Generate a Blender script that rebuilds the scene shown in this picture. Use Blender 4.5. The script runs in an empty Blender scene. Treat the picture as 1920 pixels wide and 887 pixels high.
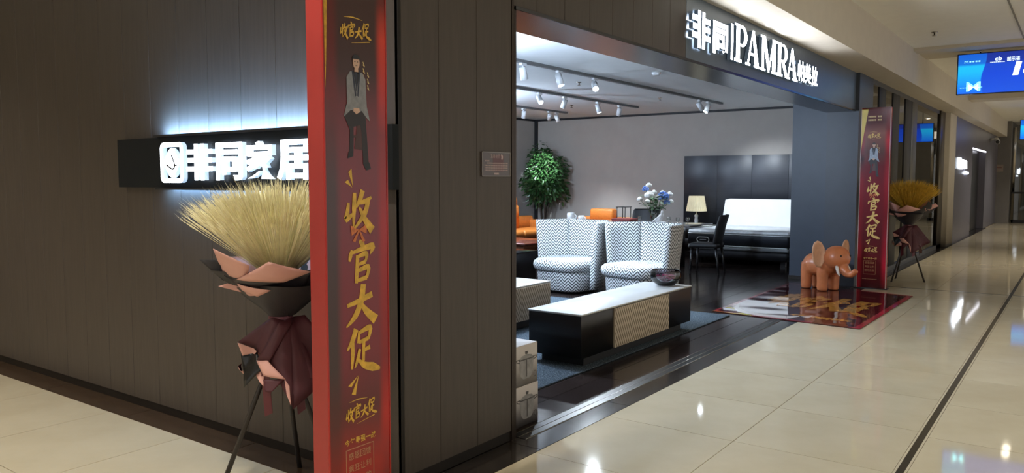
import bpy, bmesh, math, random
from mathutils import Vector, Matrix
random.seed(7)
R = math.radians
SC = bpy.context.scene
COL = SC.collection

# ------------------------------------------------------------------ camera
cam_d = bpy.data.cameras.new('camera')
cam = bpy.data.objects.new('camera', cam_d); COL.objects.link(cam)
TH = R(36.06); F = 1468.0; PITCH = math.atan(106.5 / F)
fw = Vector((math.cos(TH) * math.cos(PITCH), math.sin(TH) * math.cos(PITCH), -math.sin(PITCH)))
cam.location = (0, 0, 1.5)
cam.rotation_euler = fw.to_track_quat('-Z', 'Y').to_euler()
cam_d.sensor_width = 36.0
cam_d.lens = 36.0 * F / 1920.0
cam_d.clip_end = 200
SC.camera = cam
# ------------------------------------------------------------------ exposure, world
SC.view_settings.view_transform = 'Standard'
SC.view_settings.look = 'None'
SC.view_settings.gamma = 1.0
SC.view_settings.use_curve_mapping = False
SC.view_settings.exposure = 1.0
w = bpy.data.worlds.new('mall_air'); SC.world = w; w.use_nodes = True
w.node_tree.nodes['Background'].inputs[0].default_value = (1.0, 0.965, 0.91, 1)
w.node_tree.nodes['Background'].inputs[1].default_value = 0.47
try:
    SC.cycles.use_denoising = True
    SC.cycles.sample_clamp_indirect = 4.0
    SC.cycles.caustics_reflective = False
    SC.cycles.caustics_refractive = False
except Exception:
    pass

SPOT_W = 170.0        # showroom track heads
MALL_W = 54.0         # mall downlights
LETTER = 4.0          # emission of the lit letter faces
LETTER_S = 0.03        # their glowing returns
# ------------------------------------------------------------------ materials
def lin(h):
    if isinstance(h, (tuple, list)):
        return (*h[:3], 1)
    h = h.lstrip('#'); out = []
    for i in (0, 2, 4):
        c = int(h[i:i + 2], 16) / 255
        out.append(c / 12.92 if c <= .04045 else ((c + .055) / 1.055) ** 2.4)
    return (*out, 1)

class NT:
    """tiny helper to wire nodes"""
    def __init__(s, name):
        s.m = bpy.data.materials.new(name); s.m.use_nodes = True
        s.t = s.m.node_tree; s.b = s.t.nodes['Principled BSDF']
    def n(s, typ, **kw):
        x = s.t.nodes.new(typ)
        for k, v in kw.items():
            setattr(x, k, v)
        return x
    def l(s, a, b):
        s.t.links.new(a, b)
    def coord(s, which='Object', scale=(1, 1, 1), loc=(0, 0, 0)):
        tc = s.n('ShaderNodeTexCoord'); mp = s.n('ShaderNodeMapping')
        mp.inputs['Scale'].default_value = scale; mp.inputs['Location'].default_value = loc
        s.l(tc.outputs[which], mp.inputs['Vector']); return mp.outputs[0]
    def math(s, op, a, b=None, clamp=False):
        x = s.n('ShaderNodeMath', operation=op); x.use_clamp = clamp
        for i, v in enumerate((a, b)):
            if v is None: continue
            if isinstance(v, (int, float)): x.inputs[i].default_value = v
            else: s.l(v, x.inputs[i])
        return x.outputs[0]
    def noise(s, vec, scale, detail=3, rough=.55):
        x = s.n('ShaderNodeTexNoise'); x.inputs['Scale'].default_value = scale
        x.inputs['Detail'].default_value = detail; x.inputs['Roughness'].default_value = rough
        s.l(vec, x.inputs['Vector']); return x.outputs['Fac']
    def ramp(s, fac, stops, interp='LINEAR'):
        x = s.n('ShaderNodeValToRGB'); x.color_ramp.interpolation = interp
        e = x.color_ramp.elements
        while len(e) < len(stops): e.new(0.5)
        for i, (p, c) in enumerate(stops):
            e[i].position = p; e[i].color = lin(c)
        s.l(fac, x.inputs[0]); return x.outputs[0]
    def mix(s, fac, a, b, mode='MIX'):
        x = s.n('ShaderNodeMix', data_type='RGBA', blend_type=mode)
        for i, v in ((0, fac), (6, a), (7, b)):
            if isinstance(v, (int, float)): x.inputs[i].default_value = v
            elif isinstance(v, (str, tuple)): x.inputs[i].default_value = lin(v)
            else: s.l(v, x.inputs[i])
        return x.outputs[2]
    def col(s, c): s.l(c, s.b.inputs['Base Color'])
    def bump(s, h, strength=.2, dist=.01):
        x = s.n('ShaderNodeBump'); x.inputs['Strength'].default_value = strength
        x.inputs['Distance'].default_value = dist
        s.l(h, x.inputs['Height']); s.l(x.outputs[0], s.b.inputs['Normal'])

MATS = {}
def mat(name, color, rough=.5, metal=0., var=.12, vscale=6., stretch=(1, 1, 1), bump=0., emit=None, es=0., spec=.5, trans=0., alpha=1., coat=0.):
    if name in MATS: return MATS[name]
    t = NT(name); b = t.b
    b.inputs['Roughness'].default_value = rough; b.inputs['Metallic'].default_value = metal
    b.inputs['Specular IOR Level'].default_value = spec
    b.inputs['Transmission Weight'].default_value = trans
    b.inputs['Coat Weight'].default_value = coat; b.inputs['Coat Roughness'].default_value = .05
    b.inputs['Alpha'].default_value = alpha
    c = lin(color)
    v = t.coord('Object', stretch)
    fac = t.noise(v, vscale, 4)
    lo = tuple(x * (1 - var) for x in c[:3]); hi = tuple(min(1, x * (1 + var)) for x in c[:3])
    t.col(t.ramp(fac, [(.3, lo), (.7, hi)]))
    if bump: t.bump(fac, bump, .004)
    if emit:
        b.inputs['Emission Color'].default_value = lin(emit); b.inputs['Emission Strength'].default_value = es
    MATS[name] = t.m
    return t.m

def glassmat(name, color=(.9, .95, .95), rough=.02, opacity=.18):
    """thin pane: mostly clear with a fresnel reflection"""
    if name in MATS: return MATS[name]
    t = NT(name); nt = t.t
    out = nt.nodes['Material Output']; nt.nodes.remove(t.b)
    tr = t.n('ShaderNodeBsdfTransparent'); tr.inputs[0].default_value = (*color, 1)
    gl = t.n('ShaderNodeBsdfGlossy'); gl.inputs['Roughness'].default_value = rough
    lw = t.n('ShaderNodeFresnel'); lw.inputs[0].default_value = 1.5
    f = t.math('ADD', lw.outputs[0], opacity, True)
    mx = t.n('ShaderNodeMixShader'); t.l(f, mx.inputs[0]); t.l(tr.outputs[0], mx.inputs[1]); t.l(gl.outputs[0], mx.inputs[2])
    t.l(mx.outputs[0], out.inputs['Surface']); MATS[name] = t.m
    return t.m

def zigzag():
    t = NT('zigzag_fabric')
    tc = t.n('ShaderNodeTexCoord'); sp = t.n('ShaderNodeSeparateXYZ'); t.l(tc.outputs['UV'], sp.inputs[0])
    tri = t.math('PINGPONG', sp.outputs[0], .058)
    h = t.math('ADD', sp.outputs[1], t.math('MULTIPLY', tri, .95))
    fr = t.math('FRACT', t.math('DIVIDE', t.math('ADD', h, 5.0), .042))
    st = t.ramp(fr, [(0, '#e8eaea'), (.50, '#e4e6e8'), (.60, '#1b1c22'), (.94, '#1b1c22'), (1, '#e8eaea')])
    ob = t.coord('Object')
    t.col(t.mix(t.math('MULTIPLY', t.noise(ob, 240, 2), .25), st, '#8d8f92'))
    t.b.inputs['Roughness'].default_value = .9; t.b.inputs['Specular IOR Level'].default_value = .1
    t.bump(t.noise(ob, 300, 2), .25, .003)
    return t.m

def plankwall():
    t = NT('dark_wall_veneer')
    ob = t.coord('Object', (9, 9, .5))
    g = t.noise(ob, 5, 5, .65)
    big = t.noise(t.coord('Object', (1, 1, .25)), 1.3, 2)
    c = t.ramp(g, [(.3, '#413a34'), (.7, '#4d453e')])
    t.col(t.mix(t.math('MULTIPLY', big, .35), c, '#50453c'))
    t.b.inputs['Roughness'].default_value = .42; t.b.inputs['Specular IOR Level'].default_value = .35
    t.bump(g, .08, .002)
    return t.m

def tilemat():
    t = NT('polished_cream_tile')
    oi = t.n('ShaderNodeObjectInfo')
    ob = t.coord('Object', (1, 1, 1))
    g = t.noise(ob, 2.2, 5, .6)
    c = t.ramp(g, [(.3, '#cbbd9f'), (.7, '#d6c9ac')])
    t.col(t.mix(t.math('MULTIPLY', oi.outputs['Random'], .16), c, '#c0b190'))
    t.b.inputs['Roughness'].default_value = .05; t.b.inputs['Specular IOR Level'].default_value = .7
    t.bump(t.noise(t.coord('Object', (1, 1, 1)), 1.6, 2), .05, .01)
    return t.m

def woodfloor():
    t = NT('dark_floor_board')
    oi = t.n('ShaderNodeObjectInfo')
    g = t.noise(t.coord('Object', (.6, 12, 1)), 3, 5, .6)
    c = t.ramp(g, [(.3, '#1d1716'), (.7, '#2c2321')])
    t.col(t.mix(t.math('MULTIPLY', oi.outputs['Random'], .6), c, '#3a302c'))
    t.b.inputs['Roughness'].default_value = .16; t.b.inputs['Specular IOR Level'].default_value = .5
    t.bump(g, .05, .003)
    return t.m

def rugmat():
    t = NT('blue_grey_rug')
    ob = t.coord('Object')
    a = t.noise(ob, 90, 3); b = t.noise(ob, 4, 3)
    c = t.ramp(a, [(.35, '#272d33'), (.5, '#47515a'), (.68, '#7d868c')])
    t.col(t.mix(t.math('MULTIPLY', b, .5), c, '#363f47'))
    t.b.inputs['Roughness'].default_value = 1; t.b.inputs['Specular IOR Level'].default_value = .05
    t.bump(a, .8, .01)
    return t.m

def postermat(name, uaxis, u0, wid, rows, xs):
    """printed banner: three colour columns (left, middle, right), each a ramp over height; object space"""
    t = NT(name)
    tc = t.n('ShaderNodeTexCoord'); sp = t.n('ShaderNodeSeparateXYZ'); t.l(tc.outputs['Object'], sp.inputs[0])
    u = t.math('DIVIDE', t.math('SUBTRACT', sp.outputs[0 if uaxis in '+x' else 1], u0), wid)
    if uaxis == '-y': u = t.math('MULTIPLY', u, -1.0)
    z = t.math('DIVIDE', sp.outputs[2], 2.48)
    cols = [t.ramp(z, r) for r in rows]
    c = cols[0]
    for k, (a, b) in enumerate(xs):
        f = t.n('ShaderNodeMapRange'); f.interpolation_type = 'SMOOTHSTEP'
        f.inputs['From Min'].default_value = a; f.inputs['From Max'].default_value = b
        t.l(u, f.inputs['Value'])
        c = t.mix(f.outputs[0], c, cols[k + 1])
    t.col(c)
    t.b.inputs['Roughness'].default_value = .22; t.b.inputs['Specular IOR Level'].default_value = .5
    t.bump(t.noise(t.coord('Object', (1, 1, .4)), 7, 2), .12, .01)
    return t.m

def screenmat(name, y0, wid, z0, hgt):
    t = NT(name)
    tc = t.n('ShaderNodeTexCoord'); sp = t.n('ShaderNodeSeparateXYZ'); t.l(tc.outputs['Object'], sp.inputs[0])
    u = t.math('DIVIDE', t.math('SUBTRACT', y0, sp.outputs[1]), wid)
    z = t.math('DIVIDE', t.math('SUBTRACT', sp.outputs[2], z0), hgt)
    left = t.ramp(z, [(0, '#0a5fe8'), (.25, '#0a8cf2'), (.55, '#10b4f6'), (.68, '#12b6f0'), (.74, '#0a6ad2'), (1, '#0d55c8')])
    right = t.ramp(z, [(0, '#0a4fd6'), (.5, '#0543cf'), (.72, '#0a44c4'), (.76, '#10309a'), (1, '#122a88')])
    # wavy boundary between the two pictures
    wv = t.math('ADD', u, t.math('MULTIPLY', t.math('SINE', t.math('MULTIPLY', z, 5.0)), .014))
    mr = t.n('ShaderNodeMapRange'); mr.inputs['From Min'].default_value = .138; mr.inputs['From Max'].default_value = .143
    t.l(wv, mr.inputs['Value'])
    c = t.mix(mr.outputs[0], left, right)
    t.l(c, t.b.inputs['Emission Color']); t.b.inputs['Emission Strength'].default_value = .6
    t.b.inputs['Base Color'].default_value = (.01, .01, .02, 1); t.b.inputs['Roughness'].default_value = .3
    return t.m

# ------------------------------------------------------------------ mesh helper
Z = Vector((0, 0, 1))
class Frame:
    """flat drawing frame: u along ux, v up, d along the outward normal n"""
    def __init__(s, o, ux, n, up=Z):
        s.o, s.ux, s.n, s.up = Vector(o), Vector(ux), Vector(n), Vector(up)
    def p(s, u, v, d=0.): return s.o + s.ux * u + s.up * v + s.n * d

class MB:
    def __init__(s): s.v = []; s.f = []; s.mi = []; s.uv = {}; s.sm = []
    def add(s, verts, faces, mi=0, uvs=None, smooth=False):
        b = len(s.v); s.v += [Vector(x) for x in verts]
        for k, f in enumerate(faces):
            if uvs: s.uv[len(s.f)] = uvs[k]
            s.f.append([i + b for i in f]); s.mi.append(mi); s.sm.append(smooth)
        return s
    def box(s, a, b, mi=0):
        (x0, y0, z0), (x1, y1, z1) = a, b
        vs = [(x0, y0, z0), (x1, y0, z0), (x1, y1, z0), (x0, y1, z0), (x0, y0, z1), (x1, y0, z1), (x1, y1, z1), (x0, y1, z1)]
        return s.add(vs, [(0, 3, 2, 1), (4, 5, 6, 7), (0, 1, 5, 4), (1, 2, 6, 5), (2, 3, 7, 6), (3, 0, 4, 7)], mi)
    def rbox(s, a, b, r=.02, mi=0, n=3):
        """box with rounded upright edges and eased top and bottom"""
        (x0, y0, z0), (x1, y1, z1) = a, b
        r = min(r, (x1 - x0) / 2.01, (y1 - y0) / 2.01, (z1 - z0) / 2.01)
        def ring(z, ins):
            out = []
            for cx, cy, a0 in ((x1 - r, y1 - r, 0), (x0 + r, y1 - r, 90), (x0 + r, y0 + r, 180), (x1 - r, y0 + r, 270)):
                for k in range(n + 1):
                    t = R(a0 + 90 * k / n); out.append((cx + (r - ins) * math.cos(t), cy + (r - ins) * math.sin(t), z))
            return out
        rings = []
        for k in range(n + 1):
            t = R(90 * k / n); rings.append(ring(z0 + r * (1 - math.sin(t)), r * (1 - math.cos(t)) * 0 + r * (1 - math.sin(R(90 * k / n))) if False else r * (1 - math.sqrt(max(0, 1 - (1 - math.sin(t)) ** 2)))))
        for k in range(n + 1):
            t = R(90 * k / n); q = math.sin(t)
            rings.append(ring(z1 - r + r * q, r * (1 - math.cos(t)) * .999))
        return s.loft(rings, mi, smooth=True)
    def loft(s, rings, mi=0, cap0=True, cap1=True, closed=True, smooth=True, uv=False):
        n = len(rings[0]); b = len(s.v); 
        rings = [[Vector(p) for p in r] for r in rings]
        for r in rings: s.v += r
        if uv:
            per = [0]
            mid = rings[len(rings) // 2]
            for i in range(n): per.append(per[-1] + (mid[(i + 1) % n] - mid[i]).length)
            hs = [0]
            for a, c in zip(rings, rings[1:]): hs.append(hs[-1] + sum((c[i] - a[i]).length for i in range(0, n, max(1, n // 8))) / len(range(0, n, max(1, n // 8))))
        for j in range(len(rings) - 1):
            for i in range(n if closed else n - 1):
                k = (i + 1) % n
                if uv:
                    z0 = rings[j][0].z; s.uv[len(s.f)] = [(per[i], hs[j]), (per[i + 1], hs[j]), (per[i + 1], hs[j + 1]), (per[i], hs[j + 1])]
                s.f.append([b + j * n + i, b + j * n + k, b + (j + 1) * n + k, b + (j + 1) * n + i]); s.mi.append(mi); s.sm.append(smooth)
        for flag, j in ((cap0, 0), (cap1, len(rings) - 1)):
            if not flag: continue
            c = sum(rings[j], Vector()) / n; s.v.append(c); ci = len(s.v) - 1
            for i in range(n):
                k = (i + 1) % n; q = [ci, b + j * n + i, b + j * n + k]
                if j == 0: q = [ci, b + j * n + k, b + j * n + i]
                if uv: s.uv[len(s.f)] = [(s.v[x].x, s.v[x].y) for x in q]
                s.f.append(q); s.mi.append(mi); s.sm.append(smooth)
        return s
    def tube(s, pts, radii, n=8, mi=0, cap=True):
        pts = [Vector(p) for p in pts]
        if isinstance(radii, (int, float)): radii = [radii] * len(pts)
        rings = []
        prev = None
        for i, p in enumerate(pts):
            d = (pts[min(i + 1, len(pts) - 1)] - pts[max(i - 1, 0)]).normalized()
            if prev is None:
                a = d.cross(Z if abs(d.z) < .9 else Vector((1, 0, 0))).normalized()
            else:
                a = (prev - d * prev.dot(d)).normalized()
            prev = a; c = d.cross(a)
            rings.append([p + (a * math.cos(2 * math.pi * k / n) + c * math.sin(2 * math.pi * k / n)) * radii[i] for k in range(n)])
        return s.loft(rings, mi, cap, cap)
    def lathe(s, prof, c=(0, 0, 0), n=24, mi=0, cap0=True, cap1=True, smooth=True):
        c = Vector(c)
        rings = [[c + Vector((r * math.cos(2 * math.pi * k / n), r * math.sin(2 * math.pi * k / n), z)) for k in range(n)] for r, z in prof]
        return s.loft(rings, mi, cap0, cap1, smooth=smooth)
    def poly(s, fr, pts, d0=0., d1=None, mi=0, side=None):
        """flat polygon on a frame, or a slab from d0 to d1"""
        n = len(pts)
        if d1 is None:
            return s.add([fr.p(u, v, d0) for u, v in pts], [tuple(range(n))], mi)
        vs = [fr.p(u, v, d0) for u, v in pts] + [fr.p(u, v, d1) for u, v in pts]
        s.add(vs, [tuple(range(n, 2 * n))], mi); b = len(s.v) - 2 * n
        for f in [tuple(reversed(range(n)))] + [(i, (i + 1) % n, n + (i + 1) % n, n + i) for i in range(n)]:
            s.f.append([i + b for i in f]); s.mi.append(mi if side is None else side); s.sm.append(False)
        return s
    def stroke(s, fr, pts, ws, d0=0., d1=None, mi=0, sub=5, off=(0, 0), sc=(1, 1), shear=0., side=None):
        """brush stroke through 2-D points with a width at each"""
        P = [Vector((x, y)) for x, y in pts]
        if isinstance(ws, (int, float)): ws = [ws] * len(P)
        out = []; W = []
        for i in range(len(P) - 1):
            p0, p1, p2, p3 = P[max(i - 1, 0)], P[i], P[i + 1], P[min(i + 2, len(P) - 1)]
            for k in range(sub):
                t = k / sub
                q = .5 * ((2 * p1) + (p2 - p0) * t + (2 * p0 - 5 * p1 + 4 * p2 - p3) * t * t + (3 * p1 - p0 - 3 * p2 + p3) * t ** 3)
                out.append(q); W.append(ws[i] * (1 - t) + ws[i + 1] * t)
        out.append(P[-1]); W.append(ws[-1])
        Lp, Rp = [], []
        for i, q in enumerate(out):
            d = out[min(i + 1, len(out) - 1)] - out[max(i - 1, 0)]
            d = d.normalized() if d.length > 1e-9 else Vector((1, 0)); nn = Vector((-d.y, d.x))
            Lp.append(q + nn * W[i] / 2); Rp.append(q - nn * W[i] / 2)
        def tr(q): return (off[0] + (q.x + shear * q.y) * sc[0], off[1] + q.y * sc[1])
        for i in range(len(out) - 1):
            if d1 is None: d0 += 2e-5
            quad = [tr(Lp[i]), tr(Rp[i]), tr(Rp[i + 1]), tr(Lp[i + 1])]
            s.poly(fr, quad, d0, d1, mi, side)
        return s
    def ell(s, c, r, nu=14, nv=8, mi=0):
        c = Vector(c); rings = []
        for j in range(1, nv):
            t = math.pi * j / nv - math.pi / 2
            rings.append([c + Vector((r[0] * math.cos(t) * math.cos(2 * math.pi * i / nu), r[1] * math.cos(t) * math.sin(2 * math.pi * i / nu), r[2] * math.sin(t))) for i in range(nu)])
        return s.loft(rings, mi)
    def build(s, name, mats, parent=None, fix=False, local=False):
        me = bpy.data.meshes.new(name)
        off = W(parent) if parent is not None and not local else Vector()
        me.from_pydata([tuple(v - off) for v in s.v], [], s.f)
        if not isinstance(mats, (list, tuple)): mats = [mats]
        for m in mats: me.materials.append(m)
        me.polygons.foreach_set('material_index', s.mi)
        me.polygons.foreach_set('use_smooth', s.sm)
        if s.uv:
            ul = me.uv_layers.new(name='UVMap').data
            for p in me.polygons:
                if p.index in s.uv:
                    for li, q in zip(p.loop_indices, s.uv[p.index]): ul[li].uv = q
        me.update()
        if fix:
            bm = bmesh.new(); bm.from_mesh(me); bmesh.ops.recalc_face_normals(bm, faces=bm.faces); bm.to_mesh(me); bm.free()
        o = bpy.data.objects.new(name, me); COL.objects.link(o)
        if parent is not None: o.parent = parent
        return o

def W(o):
    """world location of an unrotated parent chain (roots carry the place, parts sit at their root)"""
    v = Vector(o.location)
    return v + W(o.parent) if o.parent is not None else v

def tag(o, label, cat=None, group=None, kind=None):
    o['label'] = label
    if cat: o['category'] = cat
    if group: o['group'] = group
    if kind: o['kind'] = kind
    return o
def thing(name, loc, label, cat, group=None):
    o = bpy.data.objects.new(name, None); COL.objects.link(o); o.location = loc
    o.empty_display_size = .1
    return tag(o, label, cat, group)
def struct(o, label):
    o['kind'] = 'structure'; o['label'] = label; return o
def copy_tree(o, parent=None):
    c = o.copy(); COL.objects.link(c); c.parent = parent
    for ch in list(o.children): copy_tree(ch, c)
    return c
def turn(root, rz):
    root.rotation_euler = (0, 0, rz)

def glyph(mb, fr, s, u, v, width, height, d0, d1=None, bold=0., shear=0., mi=0, side=None):
    """one character from the built-in font fitted to a box on the frame"""
    c = bpy.data.curves.new('glyph', 'FONT'); c.body = s; c.offset = bold; c.resolution_u = 3
    o = bpy.data.objects.new('glyph', c); COL.objects.link(o)
    dg = bpy.context.evaluated_depsgraph_get(); dg.update()
    me = bpy.data.meshes.new_from_object(o.evaluated_get(dg))
    bpy.data.objects.remove(o); bpy.data.curves.remove(c)
    bm = bmesh.new(); bm.from_mesh(me)
    bmesh.ops.remove_doubles(bm, verts=bm.verts, dist=1e-5)
    bmesh.ops.recalc_face_normals(bm, faces=bm.faces)
    if bm.faces and sum(f.normal.z for f in bm.faces) < 0: bmesh.ops.reverse_faces(bm, faces=bm.faces)
    xs = [q.co.x for q in bm.verts]; ys = [q.co.y for q in bm.verts]
    x0, x1, y0, y1 = min(xs), max(xs), min(ys), max(ys)
    ww = width if width else (x1 - x0) / (y1 - y0) * height
    def tr(co, d):
        a = (co.x - x0) / (x1 - x0) * ww; b = (co.y - y0) / (y1 - y0) * height
        return fr.p(u + a + shear * b, v + b, d)
    bm.verts.ensure_lookup_table(); bm.faces.ensure_lookup_table()
    idx = {q: i for i, q in enumerate(bm.verts)}; nv = len(idx)
    vs = [tr(q.co, d0 if d1 is None else d1) for q in bm.verts]
    fs = [tuple(idx[q] for q in f.verts) for f in bm.faces]; nf = len(fs)
    if d1 is not None:
        vs += [tr(q.co, d0) for q in bm.verts]
        for e in bm.edges:
            if len(e.link_faces) == 1:
                l = e.link_loops[0]; a, b = idx[l.vert], idx[l.link_loop_next.vert]
                fs.append((b, a, a + nv, b + nv))
    mb.add(vs, fs, mi); bm.free()
    if side is not None:
        for q in range(nf - len(fs), 0): mb.mi[q] = side
    bpy.data.meshes.remove(me)
    return ww

# ------------------------------------------------------------------ shared materials
M_WALL = plankwall(); M_TILE = tilemat(); M_BOARD = woodfloor(); M_ZIG = zigzag(); M_RUG = rugmat()
M_GROUT = mat('tile_grout', '#a0937c', .6)
M_CORE = mat('wall_core', '#241f1a', .8)
M_BASE = mat('dark_base_trim', '#1d1712', .5, spec=.3)
M_STRIP = mat('brown_stone', '#463628', .22, vscale=9, var=.25)
M_STRIPD = mat('dark_stone', '#2b2622', .14, vscale=9, var=.3)
M_BLACKSTONE = mat('black_stone_inlay', '#2c2822', .12)
M_PLASTER = mat('cream_plaster', '#c8bfaf', .75, var=.03)
M_CEIL = mat('white_ceiling_paint', '#efede4', .8, var=.02)
M_ICEIL = mat('showroom_ceiling_paint', '#d4d8da', .8, var=.02)
M_IWALL = mat('taupe_wallpaper', '#a39c95', .8, var=.04, vscale=3)
M_BLACK = mat('black_lacquer', '#131214', .3)
M_BLKMATT = mat('black_matt', '#17171a', .6)
M_BLKWOOD = mat('black_brown_wood', '#221d1b', .38, stretch=(1, 1, 8), vscale=4, var=.25)
M_BLUEDARK = mat('slate_panel', '#39414e', .4, var=.06)
M_CHROME = mat('brushed_steel', '#a9a6a0', .18, 1.0, var=.05)
M_MIRROR = mat('polished_steel', '#55555a', .2, 1.0, var=.04, stretch=(.3, 6, 1))
M_WHITE = mat('white_enamel', '#e3e3e0', .4, var=.03)
M_STONE = mat('white_sintered_stone', '#d9d8d4', .25, var=.05, vscale=3)
M_CREAM = mat('cream_lacquer', '#c5b49c', .35, var=.04)
M_CREAMD = mat('cream_lacquer_groove', '#8d7c66', .5, var=.04)
M_LETTER = mat('lit_white_acrylic', '#ffffff', .4, emit='#eaf4ff', es=LETTER)
LH = [M_LETTER, mat('letter_halo_return', '#ffffff', .4, emit='#9fc8ee', es=.45)]
M_LETTERS = mat('letter_return', '#5c636b', .4, emit='#9fc8ee', es=LETTER_S); LL = [mat('lit_fascia_acrylic', '#ffffff', .4, emit='#eef5ff', es=LETTER * 2), M_LETTERS]
M_GOLD = mat('gold_print', '#d6a83c', .4, var=.25, vscale=30)
M_GOLDP = mat('pale_gold_print', '#cdb27a', .4, var=.2, vscale=30)
M_INK = mat('black_print', '#16151a', .4)
M_ORANGE = mat('orange_leather', '#d9853c', .42, vscale=20, bump=.1)
M_GLASS = glassmat('clear_glass')

# ------------------------------------------------------------------ floors
WX, WY = 2.67, 2.60            # faces of the left wall and of the shopfront
m = MB(); m.box((-7, -8, -.12), (36, 14, -.012))
floor = struct(m.build('floor', M_GROUT), 'polished cream tiled floor of the mall corridor')
tile_me = None
def tile(x0, y0, x1, y1, material, h=0., name='tile', parent=None):
    g = .0014; bv = .0010
    def mk(ax, ay):
        k = MB(); a, b = ax / 2 - g, ay / 2 - g
        vs = [(-a, -b, -.012), (a, -b, -.012), (a, b, -.012), (-a, b, -.012), (-a + bv, -b + bv, 0), (a - bv, -b + bv, 0), (a - bv, b - bv, 0), (-a + bv, b - bv, 0)]
        k.add(vs, [(0, 3, 2, 1), (4, 5, 6, 7), (0, 1, 5, 4), (1, 2, 6, 5), (2, 3, 7, 6), (3, 0, 4, 7)])
        return k
    key = (round(x1 - x0, 3), round(y1 - y0, 3), material.name)
    if key not in TILE_ME:
        o = mk(x1 - x0, y1 - y0).build(name, material); TILE_ME[key] = o.data
    else:
        o = bpy.data.objects.new(name, TILE_ME[key]); COL.objects.link(o)
    o.location = ((x0 + x1) / 2, (y0 + y1) / 2, h); o.parent = parent
    return o
TILE_ME = {}
TS = .8225
xs0 = 4.31 - 5 * TS
for r, (ya, yb) in enumerate([(1.565, 2.38), (.73, 1.565)]):
    for i in range(0, 21):
        x = xs0 + (i) * TS
        if x + TS < 11.94: tile(x, ya, x + TS, yb, M_TILE, parent=floor)
    tile(11.75 + .04, ya, 11.93, yb, M_TILE, parent=floor) if False else None
# rows on the far side of the black line
for r in range(4):
    yb = .67 - r * .82; ya = yb - .82
    for i in range(0, 16):
        x = 5.87 - 6 * TS + i * TS
        if x + TS < 11.94: tile(x, ya, x + TS, yb, M_TILE, parent=floor)
# short closing pieces before the cross line, then the next bays
last = xs0 + math.floor((11.94 - xs0) / TS) * TS
for ya, yb in ((1.565, 2.38), (.73, 1.565)): tile(last, ya, 11.93, yb, M_TILE, parent=floor)
last2 = 5.87 - 6 * TS + math.floor((11.94 - (5.87 - 6 * TS)) / TS) * TS
for r in range(4): tile(last2, .67 - (r + 1) * .82, 11.93, .67 - r * .82, M_TILE, parent=floor)
for bay in range(2):
    x0 = 11.99 + bay * 8.15; x1 = x0 + 8.09; nn = 10
    for i in range(nn):
        a, b = x0 + (x1 - x0) * i / nn, x0 + (x1 - x0) * (i + 1) / nn
        for ya, yb in ((1.565, 2.38), (.73, 1.565), (-.15, .67), (-.97, -.15)): tile(a, ya, b, yb, M_TILE, parent=floor)
# left arm of the corridor
for i in range(4):
    for j in range(8):
        x1 = 2.49 - i * TS; y0 = 2.38 + (.98 if False else 0) + j * .853 - .04 * 0
        ya = 4.185 - 2 * .853 + j * .853 if j else 2.38
        ya = 2.479 + (j - 0) * .853; yb = ya + .853
        if j == 0: ya = 2.38
        tile(x1 - TS, ya, x1, yb, M_TILE, parent=floor)
m = MB(); m.box((-7, -8, -.012), (36, -2.61, 0)); m.box((28.3, -2.61, -.012), (36, 2.38, 0)); m.box((-7, 2.38, -.012), (2.49 - 4 * TS, 14, 0)); m.box((-.805, 9.303, -.012), (2.49, 14, 0)); m.box((-7, -2.61, -.012), (.2, 2.38, 0))
m.box((11.99, -2.61, -.012), (28.3, -.97, 0))
m.build('tile_field', M_TILE, floor)['kind'] = 'stuff'
m = MB(); m.box((-.2, .670, -.011), (28.2, .730, .0001), 1); m.box((-.2, .682, -.011), (28.2, .718, .0004)); m.build('inlay_line', [M_BLACKSTONE, M_TILE], floor)
for x in (11.935, 20.085):
    m = MB(); m.box((x - .004, -2.61, -.011), (x + .056, 2.38, .0002), 1); m.box((x + .008, -2.61, -.011), (x + .044, 2.38, .0006)); m.build('inlay_line', [M_BLACKSTONE, M_TILE], floor)
# stone border along the shop
border = MB(); border.box((2.49, 2.38, -.012), (28.5, 2.66, -.008)); border.box((2.49, 2.38, -.012), (2.70, 9.4, -.008))
border = struct(border.build('trim_1', M_CORE), 'dark stone border laid along the foot of the shopfront')
x = 2.49
k = 0
while x < 27.4:
    L = 1.05; tile(x, 2.38, x + L, 2.66 if 3.62 < x + L and x < 11.3 else 2.60, M_STRIPD, .0005, 'stone_slab', border); x += L; k += 1
for j in range(6): tile(2.49, 2.66 + j * 1.1 - (.0 if j else .0), 2.70, 2.66 + (j + 1) * 1.1, M_STRIP, .0005, 'stone_slab', border)
# showroom floor of dark boards
m = MB(); m.box((2.72, 2.66, -.12), (15.6, 10.7, -.012))
sfloor = struct(m.build('floor_showroom', M_CORE), 'glossy dark board floor inside the furniture shop')
PW, PL = .24, 2.15
for r in range(20):
    y0 = 2.66 + r * PW
    x0 = 3.0 - (r * .71 % PL)
    while x0 < 15.5:
        a, b = max(x0, 2.75), min(x0 + PL, 15.5)
        if b - a > .05: tile(a, y0, b, y0 + PW, M_BOARD, 0, 'floor_board', sfloor)
        x0 += PL
m = MB(); m.box((2.75, 7.46, -.012), (15.5, 10.6, 0)); m.build('board_field', M_BOARD, sfloor)['kind'] = 'stuff'
# steel threshold rails
th_ = thing('door_track', (3.62, 2.6, 0), 'steel sliding door track running along the shop opening', 'track')
for y in (2.545, 2.60, 2.655):
    m = MB(); m.tube([(3.63, y, .001), (11.6, y, .001)], .0035, 6); m.build('rail', mat('dull_steel_rail', '#77736d', .25, .9), th_)
m = MB(); m.box((3.63, 2.55, 0), (11.6, 2.655, .003)); m.build('channel', mat('channel_black', '#14110f', .3), th_)

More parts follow.
